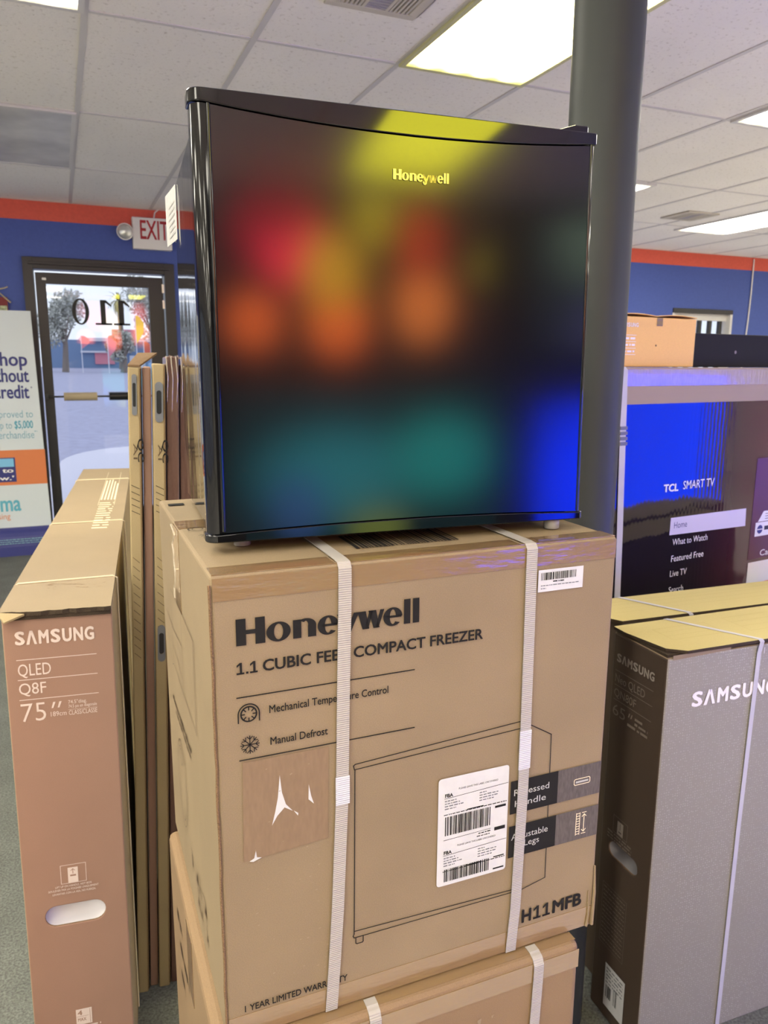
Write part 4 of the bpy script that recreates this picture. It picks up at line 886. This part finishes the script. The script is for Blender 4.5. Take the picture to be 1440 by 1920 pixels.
g.text('LIFT UP ON HANDLE, NOT BOX', 0.0571, 0.1235, 0.5080, 0.0042, m_ink_pink, 0.01); g.text('SOULEVER PAR LA POIGNEE UNIQUEMENT', 0.0442, 0.1358, 0.5009, 0.0042, m_ink_pink, 0.01); g.text('LEVANTAR CON LA ASA, NO FUERZA.', 0.0513, 0.1304, 0.4932, 0.0042, m_ink_pink, 0.01); g.build('handle_icon', c75, 'pale pink lift icon and small capitals')
g.rect(0.0783, 0.1905, 0.1083, 0.2270, m_ink_pink); g.text('4', 0.0813, 0.0903, 0.2130, 0.0110, m_pink_print, 0.015, d=0.0003); g.text('MAX', 0.0813, 0.0973, 0.1990, 0.0075, m_pink_print, 0.01, d=0.0003); g.line([(0.0798, 0.2100), (0.1023, 0.2100)], 0.0007, m_pink_print, d=0.0003); g.line([(0.1048, 0.1930), (0.1048, 0.2245)], 0.0008, m_pink_print, d=0.0003)
g.greek(0.0718, 0.1248, 0.184, 0.0042, m_ink_pink, 8); g.greek(0.0818, 0.1278, 0.177, 0.0042, m_ink_pink, 9); g.build('stacking_icon', c75, 'pale square stacking mark')

# tall leaning cartons behind
LEAN = 0.039; TYAW = -0.103; TY = 1.70
def tall(name, label, xtop, w, dy, h, mm, parts, topmat=None):
    o = thing(name, label, 'box', (xtop+0.003-math.tan(LEAN)*h, TY+dy, 0.0), TYAW, 0, LEAN)
    mb = MB(); mb.box(0, w, 0, 0.42, 0, h, mm, top=topmat or mm); mb.build('carton_body', o, bevel=0.003)
    for p in parts: p(o, w, h)
    return o
def handle(z, u, w_):
    def f_(o, w, h):
        mb = MB(); outer = capsule(0, 0, 0.086, w_, 8); inner = capsule(0, 0, 0.050, w_*0.62, 8)
        n = len(outer); A = [(u+q[1], -0.003, z+q[0]) for q in outer]; B = [(u+q[1], -0.003, z+q[0]) for q in inner]; Cc = [(p[0], 0.0, p[2]) for p in A]
        mb.raw(A+B, [(k, (k+1) % n, n+(k+1) % n, n+k) for k in range(n)], m_grey_plastic); mb.raw(A+Cc, [(k, (k+1) % n, n+(k+1) % n, n+k) for k in range(n)], m_grey_plastic)
        hd = mb.build('carton_handle', o, label='grey plastic hand hold'); mb = MB(); mb.face([(p[0], -0.0012, p[2]) for p in B], m_black_plastic); mb.build('handle_opening', hd, label='black opening')
    return f_
def marks(z, u, kind):
    def f_(o, w, h):
        g = G((0, 0, 0), (1, 0, 0), (0, 0, 1), 0.0010)
        g.text('QC', u+0.010, u+0.060, z, 0.012, m_ink, 0.01, ang=-math.pi/2); g.text('AI', u+0.001, u+0.035, z-0.01, 0.008, m_ink_brown, ang=-math.pi/2); g.build('carton_lettering', o)
        for k in range(5): g.line([(u-0.004, z-0.10-0.014*k), (u+0.012, z-0.108-0.014*k)], 0.0012, m_ink)
        g.build('carton_stripes', o)
        for k in range(12): g.line([(u-0.003, z-0.26-0.02*k), (u+0.010, z-0.272-0.02*k)], 0.0012, m_ink_brown)
        g.build('carton_stripes', o)
    return f_
def seam(o, w, h):
    mb = MB(); mb.box(w-0.0012, w+0.0012, -0.0012, 0.3, 0.01, h-0.004, m_kraft_inner); mb.build('edge_seam', o, label='dark edge gap')
H_A, H_B, H_C, H_D, H_E = EYE-0.010, EYE-0.012, EYE-0.004, EYE+0.012, EYE-0.006
A_ = tall('tall_carton', 'tall kraft carton nearest the glass door, leftmost of the leaning row', 0.1295, 0.0240, 0.0, H_A, m_kraft_tan, [handle(H_A-0.058, 0.0125, 0.010), marks(H_A-0.15, 0.008, 0), seam])
B_ = tall('tall_carton', 'tall pinkish brown carton between the two kraft ones in the leaning row', 0.1590, 0.0185, 0.012, H_B, m_pink_print, [])
C_ = tall('tall_carton', 'tall kraft carton with grey hand hold in the middle of the leaning row', 0.1790, 0.0250, 0.0, H_C, m_kraft_tan, [handle(H_C-0.080, 0.0135, 0.0165), handle(H_C-0.62, 0.0135, 0.0165), marks(H_C-0.16, 0.0095, 0), seam])
D_ = tall('tall_carton', 'tall dark brown film-wrapped carton right of the kraft carton with hand hold', 0.2085, 0.0265, 0.004, H_D, m_wrap, [])
E_ = tall('tall_carton', 'tall dark brown film-wrapped carton half hidden behind the freezer side', 0.2370, 0.050, 0.010, H_E, m_wrap, [])
# crumpled plastic and loose flap on top of the row
mb = MB(); r_ = random.Random(8); N = 9; vs = []
for i in range(N):
    for j in range(5):
        vs.append((0.001+0.052*i/(N-1), -0.006+0.10*j/4, H_C+0.014+r_.uniform(-0.005, 0.006)-(0.016 if i == 0 else 0)))
fs = [(i*5+j, (i+1)*5+j, (i+1)*5+j+1, i*5+j+1) for i in range(N-1) for j in range(4)]; mb.raw(vs, fs, m_film)
for k in range(6):
    x = 0.0+0.05*k/5; mb.tube([(x, -0.007, H_C+0.016), (x+0.004, -0.009, H_C-0.03), (x+0.002, -0.008, H_C-0.08-0.02*(k % 2))], [0.0016, 0.0010, 0.0004], m_film, 5)
mb.build('plastic_wrap', D_, label='clear crumpled plastic film').location = (0, 0, 0)
mb = MB(); mb.raw([(0.0, 0.0, H_A), (0.024, 0.0, H_A), (0.060, 0.06, H_A+0.028), (0.020, 0.07, H_A+0.026), (0.0, 0.0, H_A+0.004), (0.024, 0.0, H_A+0.004), (0.060, 0.06, H_A+0.032), (0.020, 0.07, H_A+0.030)], [(0, 1, 2, 3), (4, 5, 6, 7), (0, 1, 5, 4), (1, 2, 6, 5), (2, 3, 7, 6), (3, 0, 4, 7)], m_kraft_inner); mb.build('torn_flap', A_, label='torn dark cardboard flap')

# ================================================================== television cartons on the right
c65 = thing('television_carton', 'dark ended television carton with grey front and white lettering, front right', 'box', (1.0792, 1.0972, 0), -0.0395)
W6, D6, H6 = 1.62, 0.1693, EYE-0.567
def sparkle_mat():
    m = mat('grey print with fine dots', (0.34, 0.30, 0.285), 0.5); t_ = m.node_tree; n = t_.nodes; l = t_.links; b = n['Principled BSDF']
    tc = n.new('ShaderNodeTexCoord'); vo = n.new('ShaderNodeTexVoronoi'); vo.inputs['Scale'].default_value = 170; vo.inputs['Randomness'].default_value = 0.35; l.new(tc.outputs['Object'], vo.inputs['Vector'])
    rp = n.new('ShaderNodeMapRange'); rp.inputs[1].default_value = 0.12; rp.inputs[2].default_value = 0.32; rp.inputs[3].default_value = 1; rp.inputs[4].default_value = 0; l.new(vo.outputs['Distance'], rp.inputs[0])
    nz = n.new('ShaderNodeTexNoise'); nz.inputs['Scale'].default_value = 6; l.new(tc.outputs['Object'], nz.inputs['Vector'])
    mu = n.new('ShaderNodeMath'); mu.operation = 'MULTIPLY'; l.new(rp.outputs[0], mu.inputs[0]); l.new(nz.outputs[0], mu.inputs[1])
    mx = n.new('ShaderNodeMix'); mx.data_type = 'RGBA'; mx.inputs[6].default_value = (0.276, 0.262, 0.215, 1); mx.inputs[7].default_value = (0.49, 0.48, 0.42, 1)
    l.new(mu.outputs[0], mx.inputs[0]); l.new(mx.outputs[2], b.inputs['Base Color']); return m
m_dots = sparkle_mat()
mb = MB(); hole = capsule(D6-0.090, 0.4360, 0.098, 0.034)
to3 = lambda u, v: (0, D6-u, v)
face_with_hole(mb, [(0, 0), (D6, 0), (D6, H6-.01), (0, H6-.01)], hole, to3, m_shaded_print, (0.008, 0, 0), m_kraft_inner)
z1 = H6-0.010
mb.face([(0, 0, 0), (W6, 0, 0), (W6, 0, z1), (0, 0, z1)], m_dots); mb.face([(W6, 0, 0), (W6, D6, 0), (W6, D6, z1), (W6, 0, z1)], m_shaded_print); mb.face([(0, D6, 0), (0, D6, z1), (W6, D6, z1), (W6, D6, 0)], m_shaded_print); mb.face([(0, 0, 0), (0, D6, 0), (W6, D6, 0), (W6, 0, 0)], m_kraft); mb.face([(0, 0, z1), (W6, 0, z1), (W6, D6, z1), (0, D6, z1)], m_kraft_light)
mb.build('carton_body', c65, bevel=0.004)
bowl(hole, to3, (1, 0, 0), 0.026, m_foam_grey, 'handle_insert', c65, 'grey foam inside the hand hole')
m_lid_lit = speckle(mat('lamp-lit yellow kraft lid', (0.540, 0.459, 0.198), 0.7), 700, 0.05, 0.1, 400)  # the ceiling lamp's yellow light is put into the lid colour
def flaps(o, W_, D_l, z):
    lid(o, [(0.012, 0.022), (0.045, -0.004), (0.30, -0.005), (W_-0.004, -0.004), (W_-0.004, D_l-0.002), (-0.004, D_l-0.002), (-0.006, D_l*0.75)], z+0.007, 0.0065, m=m_lid_lit, edge=m_edge)
    lid(o, [(0.004, 0.006), (W_-0.006, 0.003), (W_-0.006, D_l-0.004), (0.004, D_l-0.004)], z, 0.006, name='inner_flap', m=m_edge)
    g = G((0, 0, z+0.0135), (1, 0, 0), (0, 1, 0), 0.0006)
    for u0, u1, v0, v1 in ((0.06, 0.20, 0.055, 0.12), (0.26, 0.70, 0.045, 0.13), (0.80, 1.3, 0.045, 0.13)):
        g.line([(u0, v0), (u1, v0), (u1, v1), (u0, v1)], 0.0011, m_ink_lid, True)
        for k in range(1, 3): g.line([(u0, v0+(v1-v0)*k/3), (u1, v0+(v1-v0)*k/3)], 0.0009, m_ink_lid)
    g.build('lid_print', o)
m_ink_lid = mat('lid ink', (0.46, 0.375, 0.15), 0.7)
flaps(c65, W6, D6, z1)
mb = MB(); mb.face([(0.012, -0.0008, H6-0.014), (0.16, -0.0008, H6-0.010), (0.16, -0.0008, H6-0.004), (0.012, -0.0008, H6-0.004)], m_kraft_light); mb.build('front_lip', c65)
g = G((0, D6, 0), (0, -1, 0), (0, 0, 1), 0.0012); F6 = lambda u: D6-u
wide_logo(g, F6(0.153), F6(0.031), 0.878, 0.0195, m_ink_grey2)
for v in (0.8575, 0.8240, 0.7900): g.line([(F6(0.155), v), (F6(0.033), v)], 0.0011, m_ink_dim)
g.text('Neo QLED', F6(0.1545), F6(0.0570), 0.8315, 0.0180, m_ink_dim); g.text('QN80F', F6(0.155), F6(0.082), 0.798, 0.0180, m_ink_dim); g.text('65', F6(0.156), F6(0.114), 0.754, 0.0250, m_ink_dim, -0.006)
for x in (0.104, 0.096): g.poly([(F6(x), 0.768), (F6(x-0.003), 0.768), (F6(x-0.006), 0.778), (F6(x-0.003), 0.778)], m_ink_dim)
for k, (a, b) in enumerate(((0.082, 0.055), (0.082, 0.04), (0.105, 0.038))): g.greek(F6(a), F6(b), 0.770-0.011*k, 0.006, m_ink_dim, k)
g.build('end_lettering', c65, 'dim grey lettering')
g.line([(F6(0.127), 0.482), (F6(0.079), 0.482), (F6(0.079), 0.522), (F6(0.127), 0.522)], 0.001, m_ink_dim, True); g.rect(F6(0.113), 0.483, F6(0.093), 0.515, m_ink_grey2); g.line([(F6(0.103), 0.497), (F6(0.103), 0.511)], 0.0015, m_shaded_print, d=0.0003); g.rect(F6(0.108), 0.489, F6(0.098), 0.492, m_shaded_print, 0.0003)
for k in range(3): g.greek(F6(0.145), F6(0.062), 0.474-0.0075*k, 0.0042, m_ink_dim, k+2)
g.build('handle_icon', c65)
g.line([(F6(0.148), 0.185), (F6(0.064), 0.185), (F6(0.064), 0.340), (F6(0.148), 0.340)], 0.0008, m_ink_dim, True)
for k in range(14): g.greek(F6(0.144), F6(0.068), 0.330-0.0105*k, 0.0028, m_ink_dim, k)
g.build('text_panel', c65)
g = G((0, D6, 0), (0, -1, 0), (0, 0, 1), 0.0014); g.rect(F6(0.119), 0.034, F6(0.049), 0.146, m_paper)
for k in range(5): g.greek(F6(0.114), F6(0.055), 0.134-0.009*k, 0.004, m_grey_plastic, k, 0.0003)
g.bars(F6(0.113), F6(0.092), 0.060, 0.092, m_ink, 3, 0.0012, 0.0003); g.bars(F6(0.085), F6(0.072), 0.058, 0.100, m_ink, 4, 0.0012, 0.0003); g.build('barcode_sticker', c65, 'white barcode sticker')
g = G((0, 0, 0), (1, 0, 0), (0, 0, 1), 0.0012); wide_logo(g, 0.0690, 0.298, 0.8262, 0.0335, m_ink_white); g.build('brand_lettering', c65, 'white lettering'); g.rect(0.252, 0.9195, 0.2532, 0.933, m_ink_white); g.build('front_mark', c65, 'white tick')
mb = MB(); zt = z1+0.0136
ribbon(mb, [(0.135, D6+0.0028, zt-0.02), (0.135, D6-0.002, zt+0.0006), (0.235, -0.004, zt+0.0006), (0.2375, -0.0068, zt-0.004), (0.2365, -0.0026, zt-0.03), (0.231, -0.0022, 0.53), (0.229, -0.0022, 0.004)], [(0, 1, 0.1), (0, 0, 1), (0, 0, 1), (0, -0.8, 0.6), (0, -1, 0), (0, -1, 0), (0, -1, 0)], (1, 0, 0), 0.0115, 0.0008, m_strap_cool); mb.build('strap', c65)

b2 = thing('television_carton', 'lamp-lit yellow kraft topped television carton between the grey carton and the blue printed one', 'box', (1.136, 1.302, 0), -0.058)
D2 = 0.150
mb = MB(); mb.box(0, 1.35, 0, D2, 0, z1, m_shaded_print, top=m_kraft_light); mb.build('carton_body', b2, bevel=0.004)
lid(b2, [(0.0, -0.002), (0.17, -0.003), (1.346, -0.004), (1.346, D2), (-0.004, D2), (-0.02, 0.03)], z1, 0.0065, m=m_lid_lit, edge=m_edge)
g = G((0, 0, z1+0.0065), (1, 0, 0), (0, 1, 0), 0.0006)
for v in (0.05, 0.075, 0.10, 0.12): g.line([(0.02, v), (1.2, v)], 0.0010, m_ink_lid)
g.build('lid_print', b2)
mb = MB(); ribbon(mb, [(0.10, D2, z1+0.0075), (0.185, -0.001, z1+0.0075), (0.19, -0.0045, z1+0.003), (0.19, -0.0045, 0.01)], [(0, 0, 1), (0, 0, 1), (0, -1, 0.2), (0, -1, 0)], (1, 0, 0), 0.0115, 0.0008, m_strap_cool); mb.build('strap', b2)

# big screen carton
tc_ = thing('screen_carton', 'huge blue and maroon television carton with printed on-screen menu, far right', 'box', (1.3, 1.62, 0), 0.12)
TW, TD, TH = 1.95, 0.24, 1.508
def screen_print():
    m = mat('glossy dark screen print', (0.03, 0.03, 0.06), 0.055, ior=1.5); t_ = m.node_tree; n = t_.nodes; l = t_.links; b = n['Principled BSDF']
    tc = n.new('ShaderNodeTexCoord'); sp = n.new('ShaderNodeSeparateXYZ'); l.new(tc.outputs['Object'], sp.inputs[0])
    mr = n.new('ShaderNodeMapRange'); mr.interpolation_type = 'SMOOTHSTEP'; mr.inputs[1].default_value = 0.35; mr.inputs[2].default_value = 0.85; l.new(sp.outputs['X'], mr.inputs[0])
    mx = n.new('ShaderNodeMix'); mx.data_type = 'RGBA'; mx.inputs[6].default_value = (0.014, 0.011, 0.018, 1); mx.inputs[7].default_value = (0.085, 0.014, 0.034, 1); l.new(mr.outputs[0], mx.inputs[0]); l.new(mx.outputs[2], b.inputs['Base Color'])
    wv = n.new('ShaderNodeTexWave'); wv.bands_direction = 'X'; wv.inputs['Scale'].default_value = 20; wv.inputs['Distortion'].default_value = 2; wv.inputs['Detail Scale'].default_value = 0.5; l.new(tc.outputs['Object'], wv.inputs[0])
    nz = n.new('ShaderNodeTexNoise'); nz.inputs['Scale'].default_value = 3.0; nz.inputs['Detail'].default_value = 3; l.new(tc.outputs['Object'], nz.inputs['Vector'])
    mk = n.new('ShaderNodeMapRange'); mk.inputs[1].default_value = 0.28; mk.inputs[2].default_value = 0.42; mk.inputs[3].default_value = 0.02; mk.inputs[4].default_value = 0.14; l.new(sp.outputs['X'], mk.inputs[0])
    mu = n.new('ShaderNodeMath'); mu.operation = 'MULTIPLY'; l.new(wv.outputs[1], mu.inputs[0]); l.new(mk.outputs[0], mu.inputs[1])
    mk2 = n.new('ShaderNodeMapRange'); mk2.interpolation_type = 'SMOOTHSTEP'; mk2.inputs[1].default_value = 0.40; mk2.inputs[2].default_value = 0.58; mk2.inputs[3].default_value = 1; mk2.inputs[4].default_value = 0; l.new(sp.outputs['X'], mk2.inputs[0])
    mu2 = n.new('ShaderNodeMath'); mu2.operation = 'MULTIPLY'; l.new(mu.outputs[0], mu2.inputs[0]); l.new(mk2.outputs[0], mu2.inputs[1]); mu = mu2
    ad = n.new('ShaderNodeMath'); ad.operation = 'MULTIPLY_ADD'; ad.inputs[1].default_value = 2.5; l.new(nz.outputs[0], ad.inputs[0]); l.new(mu.outputs[0], ad.inputs[2])
    bp = n.new('ShaderNodeBump'); bp.inputs['Strength'].default_value = 0.5; bp.inputs['Distance'].default_value = 0.0025; l.new(ad.outputs[0], bp.inputs['Height']); l.new(bp.outputs[0], b.inputs['Normal']); return m
m_screen = screen_print()
mb = MB(); mb.box(0, TW, 0, TD, 0, TH, m_band); mb.build('carton_body', tc_, bevel=0.004)
mb = MB(); mb.box(0.002, TW-0.002, -0.0012, 0.0, 0.06, 1.4110, m_screen); mb.build('screen_print', tc_, label='dark glossy printed screen picture')
tape_piece(tc_, [(0.003, TW-0.003, -0.0010, 0.0, TH-0.048, TH-0.004), (0.003, TW-0.003, 0.004, 0.03, TH-0.0005, TH+0.0008)], m_tape_band)
g = G((0, 0, 0), (1, 0, 0), (0, 0, 1), 0.0022)
mt_ = mat('menu white print', (0.80, 0.80, 0.84), 0.5); mt2 = mat('menu button print', (0.62, 0.60, 0.74), 0.45); mt3 = mat('menu panel print', (0.10, 0.022, 0.038), 0.4)
g.text('TCL', 0.2545, 0.3170, 1.161, 0.0225, mt_, 0.035); g.text('SMART TV', 0.3360, 0.4720, 1.164, 0.0240, mt_, 0.004)
g.build('brand_lettering', tc_, 'white brand words')
g.poly([(0.2943, 1.0325), (0.6389, 1.0255), (0.6355, 1.0815), (0.2953, 1.0835)], mt2); g.text('Home', 0.3110, 0.3665, 1.051, 0.0185, m_ban_navy, d=0.0004)
g.build('menu_button', tc_, 'pale highlighted menu button')
for b_, x1, v in (('What to Watch', 0.4640, 1.0005), ('Featured Free', 0.4520, 0.951), ('Live TV', 0.3825, 0.9055), ('Search', 0.3730, 0.8555)): g.text(b_, 0.3105, x1, v, 0.0185, mt_)
g.build('menu_lettering', tc_, 'white menu words')
g.rect(0.668, 0.912, 1.05, 1.235, mt3); g.rect(0.690, 0.985, 0.80, 1.030, mt_, 0.0004); g.poly([(0.700, 1.032), (0.80, 1.032), (0.785, 1.065), (0.725, 1.065)], mt_, 0.0004); g.disc((0.713, 1.007), 0.014, 0.014, m_ban_navy, d=0.0008); g.line([(0.701, 1.007), (0.725, 1.007)], 0.003, mt_, d=0.0010); g.rect(0.735, 1.003, 0.79, 1.016, m_black_plastic, 0.0008)
for k in range(3): g.line([(0.735, 1.040+0.008*k), (0.79, 1.040+0.008*k)], 0.002, m_black_plastic, d=0.0008)
g.text('Cable', 0.7260, 0.815, 0.919, 0.0195, mt_, 0.01, d=0.0004)
g.build('channel_tile', tc_, 'maroon tile with white set-top icon')
g.rect(0.672, 0.68, 1.05, 0.902, mt_, 0.0002); g.text('NETFLIX', 0.700, 1.00, 0.785, 0.046, m_ext_red, 0.02, d=0.0006)
g.build('channel_tile', tc_, 'white tile with red lettering')
mb = MB(); ribbon(mb, [(0.068, TD*0.8, TH+0.0015), (0.068, 0.004, TH+0.0015), (0.0685, -0.0035, TH-0.006), (0.073, -0.0035, TH-0.1), (0.083, -0.0035, 1.20), (0.090, -0.0035, 1.06), (0.100, -0.0035, 0.8), (0.115, -0.0035, 0.03)], [(0, 0, 1), (0, 0, 1), (0, -1, 0.3), (0, -1, 0), (0, -1, 0), (0, -1, 0), (0, -1, 0), (0, -1, 0)], (1, 0, 0), 0.022, 0.001, m_strap_cool); st = mb.build('strap', tc_)
mb = MB()
for k in range(4): mb.box(0.0775+0.001*k-0.013, 0.0775+0.001*k+0.013, -0.0065, -0.0035, 1.345-0.014*k, 1.354-0.014*k, m_grey_plastic)
mb.build('strap_buckle', st, label='ribbed grey buckle')
# small carton and black carton standing on it
t = thing('small_carton', 'small lamp-lit orange kraft carton resting on top of the blue printed carton', 'box', (1.3, 1.62, TH), 0.12)
mb = MB(); x0, x1, hh = 0.060, 0.383, 0.1345
mb.box(x0, x1, 0.035, 0.20, 0.002, hh, m_lit_kraft); mb.build('carton_body', t, bevel=0.003)
mb = MB(); vs = []
for k in range(13):
    u = x0+(x1-x0)*k/12; z_ = hh+0.002+0.005*abs(math.sin(math.pi*k/6)); vs += [(u, 0.035, z_), (u, 0.20, z_), (u, 0.035, z_+0.002), (u, 0.20, z_+0.002)]
fs = []
for k in range(12): a = 4*k; fs += [(a, a+4, a+5, a+1), (a+2, a+3, a+7, a+6), (a, a+2, a+6, a+4), (a+1, a+5, a+7, a+3)]
mb.raw(vs, fs, m_lit_kraft); mb.build('top_flap', t)
g = G((0, 0.035, 0), (1, 0, 0), (0, 0, 1), 0.0012); wide_logo(g, 0.078, 0.150, 0.107, 0.011, m_ink_white); g.build('brand_lettering', t, 'white lettering')
for k in range(4): g.line([(0.073, 0.0855-0.017*k), (0.143, 0.0855-0.017*k)], 0.0013, m_ink_white)
for k in range(3): g.greek(0.074, 0.142, 0.0745-0.017*k, 0.0055, m_ink_white, k+5)
g.build('specification_lines', t, 'white lines and print')
g.disc((0.222, 0.0595), 0.0027, 0.0027, m_kraft_inner); g.build('dot_mark', t)
g.rect(0.220, 0.112, 0.243, 0.134, m_tape); g.build('tape_tab', t)
t = thing('black_carton', 'flat black box lying behind the small orange carton at the right edge', 'box', (1.3, 1.62, TH), 0.12)
mb = MB(); mb.box(0.390, 1.25, 0.05, 0.20, 0.002, 0.098, mat('matte black box print', (0.016, 0.016, 0.015), 0.75, ior=1.3)); mb.build('carton_body', t, bevel=0.003)
g = G((0, 0.05, 0), (1, 0, 0), (0, 0, 1), 0.001); g.disc((0.585, 0.046), 0.005, 0.005, m_ink_grey2); g.build('front_mark', t, 'faint round mark')

# ================================================================== televisions on show behind the camera (seen mirrored in the freezer)
def television(name, label, loc, rz, w, h, screen, stand=None):
    t = thing(name, label, 'television', loc, rz, group='lit televisions behind the camera')
    mb = MB(); mb.box(-w/2-0.012, w/2+0.012, 0.004, 0.05, -0.012, h+0.012, m_black_plastic); mb.build('television_body', t, bevel=0.004)
    o = MB(); o.face([(-w/2, 0.0035, 0), (w/2, 0.0035, 0), (w/2, 0.0035, h), (-w/2, 0.0035, h)], screen); o.build('television_screen', t)
    if stand is None:
        mb = MB(); mb.box(-0.2, 0.2, 0.05, 0.094, h*0.3, h*0.7, m_metal); mb.build('wall_bracket', t)
    else:
        for s in (-1, 1):
            mb = MB(); mb.box(s*w*0.35-0.015, s*w*0.35+0.015, -0.10, 0.14, -stand, -stand+0.012, m_black_plastic); mb.box(s*w*0.35-0.012, s*w*0.35+0.012, 0.015, 0.04, -stand+0.012, 0.0, m_black_plastic); mb.build('stand_foot', t)
    return t
PI = math.pi
RED = (3.6, 0.05, 0.26); ORG = (3.4, 0.55, 0.10); YEL = (1.5, 1.15, 0.06); GRN = (0.05, 0.14, 0.06)
YB = DWY+0.097
# screen-local x runs opposite to world x because the set faces +Y
def sx(xw, cx): return -(xw-cx)
cx1, z1_ = 1.08, EYE+0.17
bl = [(sx(0.60, cx1), 0.82, 0.26, 0.24, (0.9, 0.02, 0.06)), (sx(0.80, cx1), 0.70, 0.30, 0.34, RED), (sx(0.72, cx1), 0.95, 0.3, 0.3, (0.8, 0.02, 0.05)), (sx(0.55, cx1), 0.27, 0.22, 0.24, ORG), (sx(1.07, cx1), 0.27, 0.26, 0.30, ORG), (sx(1.04, cx1), 0.58, 0.26, 0.32, (2.3, 1.25, 0.07)), (sx(1.62, cx1), 0.38, 0.26, 0.34, (3.0, 0.75, 0.15)), (sx(1.60, cx1), 0.78, 0.22, 0.34, (1.7, 0.10, 0.05)), (sx(1.30, cx1), 0.92, 0.2, 0.3, YEL), (sx(2.04, cx1), 0.64, 0.2, 0.2, (0.55, 0.45, 0.03))]
television('wall_television', 'lit television with red and orange picture on the wall behind the camera', (cx1, YB, z1_), PI, 2.0, 1.02, picture('warm picture', bl, (0.03, 0.02, 0.02), TV_GAIN))
cx2, z2_ = 1.25, EYE-0.95
bl = [(sx(1.05, cx2), 0.45, 0.75, 0.45, (0.06, 0.55, 0.62)), (sx(1.75, cx2), 0.55, 0.5, 0.4, (0.04, 0.70, 0.62)), (sx(0.80, cx2), 0.25, 0.25, 0.3, (0.10, 0.25, 0.75)), (sx(1.30, cx2), 0.10, 0.3, 0.2, (0.5, 0.6, 0.12))]
television('wall_television', 'lit television with teal picture on the wall behind the camera', (cx2, YB, z2_), PI, 1.75, 0.98, picture('teal picture', bl, (0.01, 0.05, 0.06), TV_GAIN))
cx3, z3_ = 2.92, EYE-1.05
bl = [(sx(2.9, cx3), 0.40, 0.9, 0.95, (0.008, 0.11, 4.2))]
television('wall_television', 'lit television with pure blue picture on the wall behind the camera', (cx3, YB, z3_), PI, 1.0, 1.0, picture('blue picture', bl, (0.006, 0.03, 0.6), TV_GAIN))
cx4 = 2.80
television('wall_television', 'lit television with dim grey green picture on the wall behind the camera', (cx4, YB, EYE+0.30), PI, 0.86, 0.82, picture('grey green picture', [(sx(2.8, cx4), 0.75, 0.42, 0.5, (0.30, 0.42, 0.30)), (sx(2.85, cx4), 0.1, 0.35, 0.4, (0.12, 0.12, 0.30))], (0.03, 0.04, 0.05), TV_GAIN))
television('floor_television', 'lit television with blue screen on a low console to the right of the camera', (4.05, -0.10, 0.27), -PI/2-0.0, 0.98, 1.18, picture('deep blue picture', [(0.0, 0.6, 1.4, 1.6, (0.003, 0.11, 2.7))], (0.003, 0.105, 2.6), TV_GAIN), 0.05)
t = thing('media_console', 'low black console under the blue television to the right of the camera', 'console', (4.07, -0.10, 0), -PI/2)
mb = MB(); mb.box(-0.55, 0.55, -0.2, 0.25, 0.0, 0.22, m_black_plastic); mb.build('console_body', t, bevel=0.004)

t = thing('light_block_carton', 'kraft carton added right behind the camera to block low light', 'box', (-0.75, -1.05, 0.0), 0.03)  # unseen carton, added to keep low light out of the left gap
mb = MB(); mb.box(0, 1.25, 0, 0.5, 0, 0.95, m_kraft); mb.build('carton_body', t, bevel=0.004)
tape_piece(t, [(0.002, 1.248, 0.225, 0.275, 0.9495, 0.9508)])
